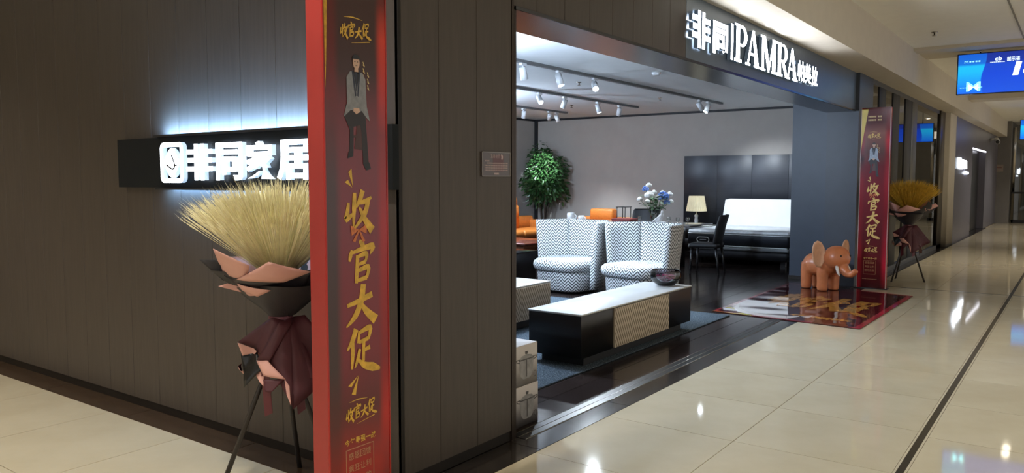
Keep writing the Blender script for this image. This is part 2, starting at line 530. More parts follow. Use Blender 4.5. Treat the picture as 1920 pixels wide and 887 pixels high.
# ------------------------------------------------------------------ walls of the shop
def plank(parent, axis, a, b, z0, z1, front, thick, m_):
    g = .0014; k = MB(); c = .002
    if axis == 'y':   # runs along y, faces -x
        pts = [(a + g, 0), (b - g, 0), (b - g, thick - c), (b - g - c, thick), (a + g + c, thick), (a + g, thick - c)]
        f = Frame((front + thick, 0, 0), (0, 1, 0), (0, 0, 1), up=(-1, 0, 0))
    else:
        pts = [(a + g, 0), (b - g, 0), (b - g, thick - c), (b - g - c, thick), (a + g + c, thick), (a + g, thick - c)]
        f = Frame((0, front + thick, 0), (1, 0, 0), (0, 0, 1), up=(0, -1, 0))
    k.poly(f, pts, z0, z1)
    return k.build('wall_plank', m_, parent, fix=True)
m = MB(); m.box((WX + .02, WY + .02, 0), (WX + .17, 10.75, 3.5))
wl = struct(m.build('wall_left', M_CORE), 'dark brown plank wall carrying the small lit sign')
ye = [2.60, 2.88] + [3.19 + .3115 * k for k in range(20)]
for a, b in zip(ye, ye[1:]): plank(wl, 'y', a, b, .056, 3.5, WX, .02, M_WALL)
m = MB(); m.box((WX + .008, WY, 0), (WX + .02, 9.5, .054)); m.build('base_trim', M_BASE, wl)
m = MB(); m.box((WX + .02, WY + .02, 0), (3.60, 2.97, 3.5))
wf = struct(m.build('wall_front', M_CORE), 'dark plank pier at the corner of the shop, left of the opening')
for a, b in zip([2.69, 2.955, 3.255, 3.565], [2.955, 3.255, 3.565, 3.565]):
    if b > a: plank(wf, 'x', a, b, .06, 3.2, WY, .02, M_WALL)
m = MB(); m.box((WX, WY, .056), (2.69, 2.62, 3.5)); m.build('corner_post', M_BASE, wf)
m = MB(); m.box((3.565, WY - .004, 0), (3.585, 2.97, 3.0)); m.box((3.60, WY + .006, 0), (3.62, 2.97, 2.45)); m.build('edge_trim', mat('bronze_trim', '#3a302a', .3, .6), wf)
m = MB(); m.box((WX + .008, WY + .008, 0), (3.57, 2.64, .06)); m.build('base_trim', M_BASE, wf)
m = MB(); m.box((3.60, WY + .02, 2.459), (11.66, 2.97, 3.2))
fa = struct(m.build('wall_fascia', M_CORE), 'dark plank fascia above the wide shop opening')
x = 3.517
while x < 5.9:
    plank(fa, 'x', max(x, 3.585), min(x + .3, 11.66), 2.466, 3.2, WY, .02, M_WALL); x += .3
m = MB(); m.box((5.92, WY, 2.466), (11.66, WY + .02, 3.2)); m.build('sign_field', mat('slate_sign_field', '#5a6673', .32, var=.05), fa)
m = MB(); m.box((3.60, WY - .003, 2.447), (11.66, 2.985, 2.459)); m.box((3.60, WY - .006, 2.447), (11.66, WY + .004, 2.466)); m.build('soffit_panel', M_MIRROR, fa)
# showroom shell
m = MB(); m.box((15.5, 2.6, 0), (15.65, 10.75, 3.05)); wr = struct(m.build('wall_right', M_IWALL), 'taupe end wall of the showroom behind bed and sofa')
m = MB(); m.box((15.485, 2.6, 2.875), (15.5, 10.6, 2.92)); m.build('cornice', M_BLKMATT, wr)
m = MB(); m.box((15.46, 10.52, 0), (15.5, 10.6, 2.9)); m.build('corner_strip', M_BLKMATT, wr)
m = MB(); m.box((2.84, 10.6, 0), (15.65, 10.75, 3.05)); wb = struct(m.build('wall_back', M_IWALL), 'taupe rear wall of the showroom')
m = MB(); m.box((2.84, 10.585, 2.875), (15.5, 10.6, 2.92)); m.build('cornice', M_BLKMATT, wb)
m = MB(); m.box((2.84, 2.97, 2.92), (15.65, 10.75, 3.05)); struct(m.build('ceiling_showroom', M_ICEIL), 'pale grey showroom ceiling with light tracks')
m = MB(); m.box((12.08, 2.62, 0), (12.45, 3.57, 2.92)); wp = struct(m.build('wall_pier', M_BLUEDARK), 'slate blue cross wall at the right end of the opening')
m = MB(); m.box((12.066, 2.63, 0), (12.08, 3.575, .05)); m.build('base_trim', M_BASE, wp)
m = MB(); m.box((11.66, 2.5985, 2.93), (12.5, 2.97, 3.2)); m.box((11.66, 2.55, 0), (12.5, 2.97, 2.9745)); struct(m.build('trim_2', mat('graphite_panel', '#3a404a', .4, var=.05)), 'graphite pilaster where the shopfront ends')
# mall ceiling: bulkhead over the shopfronts, high ceiling, cross beam
m = MB(); m.box((2.67, 2.18, 2.975), (36, 2.598, 3.5)); struct(m.build('trim_3', M_PLASTER), 'cream plaster bulkhead running above the shopfronts')
m = MB(); m.box((-7, -8, 3.5), (36, 2.6, 3.62)); m.box((-7, 2.6, 3.5), (2.69, 14, 3.62))
ce = struct(m.build('ceiling', M_CEIL), 'white painted ceiling of the mall corridor')
m = MB(); m.box((-2, .755, 3.494), (13.4, .775, 3.501)); m.build('ceiling_joint', mat('joint_shadow_gap', '#8d8a80', .8), ce)
m = MB(); m.box((13.4, -8, 3.455), (13.75, 2.19, 3.5)); m.box((13.75, -8, 3.475), (14.6, 2.19, 3.5)); m.build('cross_beam', M_PLASTER, ce)
m = MB(); m.box((20.5, -8, 3.3), (21.2, 2.19, 3.5)); m.build('cross_beam', M_PLASTER, ce)
for xx, yy in ((12.1, 1.72), (11.5, .62)):
    s = thing('sprinkler', (xx, yy, 3.5), 'small sprinkler head on mall ceiling ' + ('nearer the plaster bulkhead' if yy > 1 else 'beside the ceiling joint'), 'sprinkler', 'mall sprinklers')
    m = MB(); m.lathe([(.04, 3.499), (.038, 3.49), (.012, 3.488)], (xx, yy, 0), 14); m.build('escutcheon', M_CHROME, s)
    m = MB(); m.lathe([(.01, 3.488), (.01, 3.455), (.03, 3.452), (.03, 3.447)], (xx, yy, 0), 10); m.build('deflector', M_CHROME, s)

m = MB(); m.box((-7, 10.8, 0), (2.86, 10.95, 3.5)); struct(m.build('wall_corridor_end', M_PLASTER), 'cream wall closing the left arm of the corridor')

# ------------------------------------------------------------------ mall downlights
LAMP_FACE = mat('lamp_face', '#ffffff', .5, emit='#fff1d8', es=14)
def downlight(x, y, z, label, power, col=(1, .94, .85), group='mall downlights'):
    r = thing('downlight', (x, y, z), label, 'downlight', group)
    m = MB(); m.lathe([(.085, z - .001), (.085, z - .006), (.066, z - .008), (.064, z - .002)], (x, y, 0), 20, cap0=False, cap1=False); m.build('trim_ring', M_WHITE, r)
    m = MB(); m.lathe([(.064, z - .0015), (.06, z - .003)], (x, y, 0), 20, cap0=False); m.build('lamp_face', LAMP_FACE, r)
    L = bpy.data.lights.new('downlight_beam', 'SPOT'); L.energy = power; L.color = col; L.spot_size = R(120); L.spot_blend = .8; L.shadow_soft_size = .06
    lo = bpy.data.objects.new('downlight_beam', L); COL.objects.link(lo); lo.parent = r; lo.location = (0, 0, -.03)
    return r
for i, x in enumerate((16.0, 16.62, 17.02)):
    downlight(x, .95, 3.5, ['nearest', 'middle', 'farthest'][i] + ' of three ceiling downlights behind the hanging blue screen', MALL_W)
for x, y, l in ((4.0, -1.6, 'added ceiling downlight above the cream floor near the corner'), (9.0, -1.6, 'added ceiling downlight over the corridor opposite the shop opening'),
                (-.4, 1.2, 'added ceiling downlight in front of the shop corner'), (.3, 5.2, 'added ceiling downlight over the left arm of the corridor'),
                (1.45, 2.7, 'added ceiling downlight nearest the wheat flower stand'), (.9, 7.2, 'added ceiling downlight at the far end of the left corridor'), (24.0, .6, 'added ceiling downlight far down the corridor'), (29.0, .9, 'added ceiling downlight by the far end wall')):
    downlight(x, y, 3.5, l, MALL_W * (2.2 if x > 20 else 1.6 if x < 2 else 1.0))  # these downlights are added out of view to light the corridor

# ------------------------------------------------------------------ shopfront lettering
sg = thing('fascia_sign', (5.8, WY, 2.54), 'large glowing white shop name on the dark fascia', 'sign')
FF = Frame((0, WY, 0), (1, 0, 0), (0, -1, 0))
D0, D1 = .010, .045
KS = 1.021                      # lettering size on the letter plane
def sv(v): return 1.5 + (v - 1.5) * KS
for ch, u, v, ww, hh in (('非', 5.81, 2.54, .37, .29), ('同', 6.235, 2.54, .33, .265)):
    m = MB(); glyph(m, FF, ch, u * KS, sv(v), ww * KS, hh * KS, D0, D1, bold=.036, side=1); m.build('letter', LL, sg)
m = MB(); m.poly(FF, [(6.64 * KS, sv(2.535)), (6.69 * KS, sv(2.535)), (6.69 * KS, sv(2.84)), (6.64 * KS, sv(2.84))], D0, D1, 0, 1); m.build('divider_bar', LL, sg)
def serif(ch, u, v, w_, h_):
    k = MB(); P = lambda pts: k.poly(FF, [(u + a * w_, v + b * h_) for a, b in pts], D0, D1, 0, 1)
    def bar(x0, y0, x1, y1): P([(x0, y0), (x1, y0), (x1, y1), (x0, y1)])
    def arc(cx, cy, rx, ry, tx, ty, a0, a1, n=12):
        for i in range(n):
            t0, t1 = R(a0 + (a1 - a0) * i / n), R(a0 + (a1 - a0) * (i + 1) / n)
            P([(cx + rx * math.cos(t0), cy + ry * math.sin(t0)), (cx + rx * math.cos(t1), cy + ry * math.sin(t1)), (cx + (rx - tx) * math.cos(t1), cy + (ry - ty) * math.sin(t1)), (cx + (rx - tx) * math.cos(t0), cy + (ry - ty) * math.sin(t0))][::-1] if False else
              [(cx + (rx - tx) * math.cos(t0), cy + (ry - ty) * math.sin(t0)), (cx + rx * math.cos(t0), cy + ry * math.sin(t0)), (cx + rx * math.cos(t1), cy + ry * math.sin(t1)), (cx + (rx - tx) * math.cos(t1), cy + (ry - ty) * math.sin(t1))])
    if ch in 'PR':
        bar(.14, 0, .40, 1); bar(.02, 0, .54, .08); bar(.02, .94, .4, 1)
        bar(.36, .93, .6, 1); bar(.36, .44, .6, .51); arc(.58, .72, .38, .28, .22, .075, -90, 90)
        if ch == 'R': P([(.46, .47), (.68, .47), (1.02, .04), (1.02, 0), (.80, 0)])
    elif ch == 'A':
        P([(.44, 1), (.56, 1), (.92, .0), (.64, .0)]); P([(.44, 1), (.52, 1), (.20, 0), (.10, 0)])
        bar(.26, .30, .68, .37); bar(0, 0, .32, .06); bar(.56, 0, 1, .06)
    elif ch == 'M':
        bar(.09, 0, .21, 1); bar(.72, 0, .93, 1); bar(0, 0, .30, .06); bar(.66, 0, 1, .06); bar(0, .94, .2, 1); bar(.8, .94, 1, 1)
        P([(.10, 1), (.30, 1), (.56, .12), (.46, .0)]); P([(.46, .0), (.54, .0), (.84, 1), (.76, 1)])
    k.build('letter', LL, sg)
for ch, u, ww in (('P', 6.72, .33), ('A', 7.0, .40), ('M', 7.40, .48), ('R', 7.87, .37), ('A', 8.19, .40)):
    serif(ch, u * KS, sv(2.535), ww * KS, .325 * KS)
for ch, u in (('帕', 8.60), ('美', 8.86), ('拉', 9.12)):
    m = MB(); glyph(m, FF, ch, u * KS, sv(2.555), .235 * KS, .215 * KS, D0, D1, bold=.02, side=1); m.build('letter', LL, sg)

ls = thing('wall_sign', (WX, 3.8, 1.45), 'long dark sign box with glowing white characters on left plank wall', 'sign')
m = MB(); m.box((2.63, 2.60, 1.452), (WX, 5.09, 1.758)); m.build('backing_panel', mat('slate_sign_box', '#14181c', .6, var=.05, spec=.2), ls)
FL = Frame((2.63, 0, 0), (0, -1, 0), (-1, 0, 0))
for ch, ya, yb in (('非', 4.23, 3.965), ('同', 3.935, 3.69), ('家', 3.665, 3.42), ('居', 3.395, 3.13)):
    m = MB(); glyph(m, FL, ch, -ya, 1.497, ya - yb, .208, .018, .045, bold=.026, side=1); m.build('letter', LH, ls)
# slim bars added on the box lips to put a blue glow on the planks
for nm, zz, sg_, es_ in (('added_up_glow_bar', 1.7585, 1, 170), ('added_down_glow_bar', 1.4515, -1, 40)):
    f = lambda a, b: (min(zz + sg_ * a, zz + sg_ * b), max(zz + sg_ * a, zz + sg_ * b))
    m = MB(); lo, hi = f(0, .012); m.box((2.600, 2.95, lo), (2.606, 4.60, hi)); lo, hi = f(0, .0025); m.box((2.606, 2.95, lo), (2.668, 4.60, hi)); m.build(nm, M_BLKMATT, ls)
    m = MB(); a, b = zz + sg_ * .004, zz + sg_ * .011
    m.add([(2.607, 2.97, b), (2.607, 4.58, b), (2.627, 4.58, a), (2.627, 2.97, a)], [(3, 2, 1, 0) if sg_ > 0 else (0, 1, 2, 3)]); m.build(nm + '_lens', mat('added_glow_bar_%d' % es_, '#ffffff', .4, emit='#8fc4ff', es=es_), ls)
# logo: rounded frame with a lozenge of two chevrons
m = MB(); u0, u1, v0, v1 = -4.505, -4.262, 1.482, 1.72
def rr(u0, u1, v0, v1, r, n=5):
    out = []
    for cx, cy, a0 in ((u1 - r, v1 - r, 0), (u0 + r, v1 - r, 90), (u0 + r, v0 + r, 180), (u1 - r, v0 + r, 270)):
        for k in range(n + 1):
            t = R(a0 + 90 * k / n); out.append((cx + r * math.cos(t), cy + r * math.sin(t)))
    return out
A = rr(u0, u1, v0, v1, .035); B = rr(u0 + .03, u1 - .03, v0 + .026, v1 - .026, .012)
for i in range(len(A)):
    j = (i + 1) % len(A); m.poly(FL, [A[i], A[j], B[j], B[i]], .018, .045, 0, 1)
cx, cy = (u0 + u1) / 2, (v0 + v1) / 2
m.poly(FL, [(cx - .082, cy - .012), (cx - .03, cy - .075), (cx, cy - .09), (cx + .03, cy - .075), (cx + .082, cy - .012), (cx + .082, cy + .012), (cx + .03, cy + .072), (cx, cy + .088), (cx - .03, cy + .072), (cx - .082, cy + .012)], .018, .045, 0, 1)
k = MB(); k.stroke(FL, [(cx - .055, cy - .012), (cx - .02, cy - .028), (cx + .012, cy - .038), (cx + .035, cy - .015), (cx + .0, cy + .045)], .010, .0455, .047); k.stroke(FL, [(cx + .03, cy - .012), (cx + .058, cy - .02)], .008, .0455, .047); k.build('logo_line', M_BLKMATT, ls)
m.build('logo', LH, ls)

# notice plate on the pier
nt = thing('notice_plate', (3.415, WY, 1.52), 'small clear acrylic notice plate with red print on the corner pier', 'notice')
FN = Frame((0, WY, 0), (1, 0, 0), (0, -1, 0))
m = MB(); m.poly(FN, [(3.288, 1.518), (3.542, 1.518), (3.542, 1.65), (3.288, 1.65)], 0, .008); m.build('plate', mat('smoked_plate', '#4a3e3c', .15), nt)
m = MB()
for a in ([(3.288, 1.518), (3.542, 1.518), (3.542, 1.521), (3.288, 1.521)], [(3.288, 1.647), (3.542, 1.647), (3.542, 1.65), (3.288, 1.65)], [(3.288, 1.518), (3.292, 1.518), (3.292, 1.65), (3.288, 1.65)], [(3.539, 1.518), (3.542, 1.518), (3.542, 1.65), (3.539, 1.65)]):
    m.poly(FN, a, .008, .010)
m.build('plate_edge', mat('acrylic_edge', '#8d8784', .2), nt)
m = MB(); m.poly(FN, [(3.385, 1.545), (3.48, 1.545), (3.48, 1.635), (3.385, 1.635)], .0085); m.build('red_field', mat('dull_red_print', '#54262a', .3), nt)
m = MB()
for i, ch in enumerate('温馨提示'): glyph(m, FN, ch, 3.362 + i * .022, 1.617, .019, .02, .009)
m.stroke(FN, [(3.462, 1.61), (3.466, 1.625), (3.458, 1.638)], [.012, .016, .01], .009)
for r_ in range(5):
    a = 3.315 if r_ == 0 else 3.31 + (.02 if r_ == 1 else 0); b = 3.35 if r_ == 0 else 3.515
    xx = a
    while xx < b: m.poly(FN, [(xx, 1.598 - r_ * .0125), (xx + .007, 1.598 - r_ * .0125), (xx + .007, 1.605 - r_ * .0125), (xx, 1.605 - r_ * .0125)], .009); xx += .0095
m.poly(FN, [(3.392, 1.528), (3.436, 1.528), (3.436, 1.537), (3.392, 1.537)], .009)
m.build('print', mat('pale_print', '#b09a98', .4), nt)

# ------------------------------------------------------------------ promotion banners
STROKES = {
 '收': [([(.14, .74), (.10, .50), (.06, .34), (.30, .46)], [.06, .10, .12, .05]), ([(.36, .98), (.34, .6), (.30, .08)], [.09, .11, .03]),
        ([(.66, 1.04), (.56, .82), (.42, .62)], [.12, .11, .04]), ([(.50, .72), (.72, .76), (.98, .86)], [.05, .09, .05]),
        ([(.86, .80), (.72, .46), (.34, .10)], [.10, .12, .03]), ([(.52, .62), (.72, .32), (1.0, .02)], [.05, .12, .18])],
 '官': [([(.44, 1.06), (.54, .98), (.60, .90)], [.05, .13, .08]), ([(.16, .84), (.10, .70), (.06, .56)], [.05, .10, .05]),
        ([(.14, .76), (.50, .84), (.96, .90), (.84, .70)], [.05, .09, .13, .03]), ([(.36, .70), (.34, .36), (.30, .0)], [.09, .10, .08]),
        ([(.36, .66), (.70, .72), (.66, .52)], [.06, .10, .05]), ([(.36, .46), (.66, .52)], [.05, .08]),
        ([(.34, .30), (.76, .38), (.70, .10)], [.06, .11, .06]), ([(.32, .06), (.70, .12)], [.06, .09])],
 '大': [([(.02, .56), (.40, .64), (.92, .78)], [.07, .10, .12]), ([(.60, 1.08), (.52, .66), (.30, .26), (-.02, .0)], [.13, .14, .12, .03]),
        ([(.50, .60), (.70, .34), (1.04, .06)], [.05, .14, .20])],
 '促': [([(.34, 1.0), (.20, .74), (.0, .52)], [.13, .11, .03]), ([(.20, .74), (.20, .40), (.16, .04)], [.09, .10, .05]),
        ([(.46, .94), (.42, .64)], [.06, .08]), ([(.46, .90), (.88, .98), (.80, .70)], [.06, .11, .06]), ([(.44, .66), (.80, .72)], [.06, .08]),
        ([(.62, .66), (.60, .18)], [.09, .07]), ([(.62, .44), (.86, .50)], [.06, .08]), ([(.46, .50), (.38, .26), (.26, .06)], [.07, .09, .03]),
        ([(.38, .26), (.62, .08), (.96, -.02), (1.24, -.10)], [.04, .12, .16, .05])],
}
def brush(mb, fr, ch, u, v, w_, h_, d, mi=0):
    for k, (pts, ws) in enumerate(STROKES[ch]):
        mb.stroke(fr, pts, [q * 1.4 for q in ws], d + k * .00025, None, mi, 5, (u, v), (w_, h_))
def box_lines(mb, fr, u0, v0, u1, v1, t, d):
    for a in ([(u0, v0), (u1, v0), (u1, v0 + t), (u0, v0 + t)], [(u0, v1 - t), (u1, v1 - t), (u1, v1), (u0, v1)], [(u0, v0), (u0 + t, v0), (u0 + t, v1), (u0, v1)], [(u1 - t, v0), (u1, v0), (u1, v1), (u1 - t, v1)]):
        mb.poly(fr, a, d)
M_COATP = mat('grey_coat_print', '#85868a', .4, var=.2, vscale=40); M_DARKP = mat('dark_trouser_print', '#241c20', .4); M_SKINP = mat('skin_print', '#c9a48e', .4); M_WHITEP = mat('white_print', '#d9cdc8', .4)
M_TIE = mat('navy_print', '#22283a', .4); M_STOOL = mat('stool_print', '#4a2a28', .4)
def banner(loc, ux, n, label, body_m, side_m, gold, gold2, coat, top_lines, wid=.335, dep=.10, H=2.48):
    """box banner: fr origin at the lower left corner of the printed face"""
    r = thing('promotion_banner', loc, label, 'banner', 'red promotion banners')
    fr = Frame(loc, ux, n); ux, n = Vector(ux), Vector(n)
    m = MB(); m.poly(fr, [(0, 0), (wid, 0), (wid, H), (0, H)], -dep, 0, 0, 1)
    b = m.build('banner_box', [body_m, mat('red_side_film', '#a03430', .25, var=.1, vscale=2)], r, fix=True)
    # thin corner beads and a foot plate
    m = MB(); m.poly(fr, [(-.004, 0), (.002, 0), (.002, H), (-.004, H)], -.004, .002); m.poly(fr, [(wid - .002, 0), (wid + .004, 0), (wid + .004, H), (wid - .002, H)], -.004, .002)
    m.build('corner_bead', side_m, r, fix=True)
    m = MB(); m.poly(fr, [(-.03, 0), (wid + .03, 0), (wid + .03, .012), (-.03, .012)], -dep - .03, .03); m.build('foot_plate', M_BLKMATT, r, fix=True)
    d = .0012
    # yellow wedge in the top left corner
    m = MB(); m.poly(fr, [(0, 2.46), (.085 if top_lines else .03, 2.46), (.012, 1.98), (0, 1.86)] if top_lines else [(0.002, 2.46), (.03, 2.46), (.012, 1.95), (.006, 1.85)], d); m.build('yellow_wedge', gold2, r)
    # brush characters
    for ch, v, h, u, w_ in (('收', 1.285, .165, .095, .15), ('官', 1.075, .165, .108, .145), ('大', .90, .155, .098, .155), ('促', .715, .17, .098, .145)):
        m = MB(); brush(m, fr, ch, u, v, w_, h, d); o = m.build('printed_character', gold, r)
    m = MB(); m.poly(fr, [(.118, 1.53), (.135, 1.545), (.142, 1.47)], d); m.poly(fr, [(.098, 1.49), (.115, 1.50), (.138, 1.468)], d); m.build('burst_mark', gold, r)
    m = MB(); m.poly(fr, [(.10, .655), (.155, .69), (.118, .648)], d); m.poly(fr, [(.118, .618), (.14, .61), (.158, .69)], d); m.build('burst_mark', gold, r)
    # ribbon bow
    m = MB(); m.poly(fr, [(.17, 1.295), (.125, 1.315), (.13, 1.272)], d + .001); m.poly(fr, [(.17, 1.295), (.215, 1.318), (.212, 1.276)], d + .001)
    m.poly(fr, [(.168, 1.295), (.174, 1.295), (.15, 1.245), (.135, 1.25)], d + .001); m.poly(fr, [(.168, 1.295), (.174, 1.295), (.205, 1.248), (.19, 1.242)], d + .001)
    m.build('printed_bow', mat('orange_bow_print', '#c9703a', .4, var=.3, vscale=60), r)
    # small script logos
    for v0, u0, s_ in ((2.06, .085, .05), (.50, .085, .052)):
        m = MB()
        for i, ch in enumerate('收官大促'): brush(m, fr, ch, u0 + i * s_ * .78, v0 + (i % 2) * .006 + i * .004, s_ * .8, s_ * (1.15 if i != 2 else .9), d)
        m.stroke(fr, [(u0 + .02, v0 + .085), (u0 + .07, v0 + .09), (u0 + .12, v0 + .085)], [.001, .005, .001], d)
        m.stroke(fr, [(u0 + .06, v0 - .012), (u0 + .16, v0 + .004)], [.001, .004], d)
        m.build('script_logo', gold if v0 < 1 else gold, r)
    # slogan and boxed lines
    m = MB()
    for i, ch in enumerate('今年最强一战'): glyph(m, fr, ch, .078 + i * .029, .405 + (.012 if ch == '一' else 0), .026, .028 if ch != '一' else .005, d, bold=.02)
    m.build('slogan', gold, r)
    m = MB(); box_lines(m, fr, .082, .20, .238, .39, .003, d)
    for k, line in enumerate(('感恩回馈', '疯狂让利', '限时抢购')):
        for i, ch in enumerate(line): glyph(m, fr, ch, .098 + i * .032, .343 - k * .052, .027, .03, d)
    m.build('offer_box', mat('dull_gold_print', '#b98a62', .4), r)
    m = MB()
    for i in range(10): m.poly(fr, [(.07 + i * .019, .13), (.083 + i * .019, .13), (.083 + i * .019, .136), (.07 + i * .019, .136)], d)
    m.build('small_print', mat('dull_gold_print', '#b98a62', .4), r)
    m = MB()
    if top_lines:
        for k in range(2):
            for i in range(10):
                if i == 6: continue
                m.poly(fr, [(.085 + i * .017, 2.30 + k * .045), (.098 + i * .017, 2.30 + k * .045), (.098 + i * .017, 2.322 + k * .045), (.085 + i * .017, 2.322 + k * .045)], d)
    for c_, (u_, v_, n_) in enumerate(((.205, 1.93, 4), (.228, 1.89, 3))):
        for i in range(n_): m.stroke(fr, [(u_, v_ + .02 - i * .026 + .03), (u_ + .008, v_ + .032 - i * .026), (u_, v_ + .01 - i * .026 + .028), (u_ + .01, v_ + .03 - i * .026)], .004, d, sub=2)
    m.build('small_caption', M_GOLDP, r)['kind'] = 'stuff'
    # printed seated figure in a grey coat
    U, V, S = .165, 1.55, 1.0
    fg = MB(); P = lambda pts, mi, e=0: fg.poly(fr, [(U + a, V + b) for a, b in pts], d + e, None, mi)
    P([(-.012, .075), (.008, .20), (.03, .20), (.04, .07)], 5, 0); P([(-.02, .12), (.03, .12), (.03, .13), (-.02, .13)], 5, .0001)      # stool
    P([(-.055, .25), (.045, .26), (.05, .19), (.012, .17), (-.03, .16)], 1, .0002)
    P([(-.055, .25), (-.015, .19), (-.018, .06), (-.04, .055), (-.036, .15), (-.062, .2)], 1, .0003)
    P([(.005, .24), (.05, .22), (.065, .02), (.035, .01), (.028, .14)], 1, .0003)
    P([(-.045, .062), (-.018, .066), (-.02, .045), (-.05, .035)], 6, .0004); P([(.032, .018), (.068, .022), (.078, -.005), (.05, -.012)], 6, .0004)
    P([(-.05, .36), (-.03, .385), (.035, .385), (.052, .36), (.058, .25), (.075, .19), (.06, .2), (.03, .23), (-.03, .23), (-.068, .2), (-.045, .27)], 0, .0005)  # coat
    P([(-.012, .385), (.018, .385), (.004, .30)], 6, .0006); P([(-.003, .384), (.008, .384), (.006, .31), (.0, .31)], 4, .0007)
    P([(-.022, .388), (-.012, .388), (.002, .29), (-.006, .285)], 4, .0008); P([(.026, .388), (.016, .388), (.006, .29), (.012, .285)], 4, .0008)
    P([(-.05, .36), (-.036, .37), (-.03, .27), (.0, .235), (-.012, .222), (-.05, .26)], 0, .0009); P([(.052, .36), (.04, .37), (.036, .27), (.006, .235), (.018, .222), (.056, .26)], 0, .0009)
    P([(-.014, .24), (.016, .24), (.02, .226), (.0, .215), (-.016, .226)], 2, .001)
    P([(-.008, .38), (.014, .38), (.013, .40), (-.006, .40)], 2, .0006)
    P([(.003 + .019 * math.cos(t), .422 + .026 * math.sin(t)) for t in [i * math.pi / 8 for i in range(16)]], 2, .0009)
    P([(-.017, .424), (.023, .424), (.022, .445), (.01, .454), (-.008, .453), (-.018, .443)], 6, .00085); P([(-.016, .436), (.022, .436), (.014, .448), (-.008, .448)], 6, .001)
    P([(-.008, .424), (-.001, .424), (-.001, .427), (-.008, .427)], 6, .0011); P([(.006, .424), (.013, .424), (.013, .427), (.006, .427)], 6, .0011); P([(-.002, .409), (.009, .409), (.009, .411), (-.002, .411)], 6, .0011)
    fg.build('printed_figure', [coat, M_DARKP, M_SKINP, M_WHITEP, M_TIE, M_STOOL, M_INK], r)
    return r
rowsA = [
 [(0, '#7a1a14'), (.10, '#8c1c16'), (.2, '#5a2420'), (.30, '#43302e'), (.60, '#4a3234'), (.68, '#5d1f20'), (.74, '#6a1a1a'), (.9, '#5a1d1c')],
 [(0, '#5d1413'), (.12, '#a02018'), (.22, '#5f2524'), (.32, '#7c2a33'), (.60, '#782a33'), (.72, '#6a1d22'), (.78, '#3d2220'), (.86, '#3f2422')],
 [(0, '#45100f'), (.08, '#7a1612'), (.2, '#b8221a'), (.3, '#8a1a1c'), (.52, '#a8181c'), (.68, '#86181a'), (.74, '#b8241c'), (.84, '#d23c28'), (.9, '#6a201c')]]
M_POSTA = postermat('near_banner_print', 'x', 0, .335, rowsA, [(.12, .26), (.80, .93)])
banner((2.055, 2.40, 0), (1, 0, 0), (0, -1, 0), 'tall red promotion banner at the shop corner with big gold brush characters', M_POSTA, mat('red_film', '#a5201a', .3), M_GOLD, mat('yellow_print', '#c89a24', .4, var=.3, vscale=40), M_COATP, False)
rowsB = [
 [(0, '#a01c26'), (.3, '#7a1820'), (.6, '#8a1a28'), (.72, '#3a1a20'), (.8, '#96363c'), (1, '#7a2a2c')],
 [(0, '#3f1014'), (.1, '#5f141c'), (.3, '#5a141c'), (.55, '#7c1a28'), (.68, '#6c1824'), (.76, '#5e3c3a'), (.86, '#8c5a54'), (.92, '#4f181c'), (1, '#5a1a1e')],
 [(0, '#501014'), (.12, '#c01e34'), (.2, '#a01a2c'), (.4, '#7a1622'), (.6, '#a01a2c'), (.74, '#8a1a26'), (.82, '#c82436'), (.88, '#7a1c24'), (1, '#5a1a1e')]]
M_POSTB = postermat('far_banner_print', '-y', 0, .365, rowsB, [(.05, .2), (.78, .95)])
banner((11.58, 2.495, 0), (0, -1, 0), (-1, 0, 0), 'far red promotion banner behind the elephant with gold brush characters', M_POSTB, mat('pale_edge', '#b8a8a4', .3), mat('pale_gold_brush', '#dcb869', .4, var=.2, vscale=30), mat('pale_yellow_print', '#d6c064', .4), mat('blue_grey_coat_print', '#9aa6b8', .4, var=.2, vscale=40), True, wid=.365)

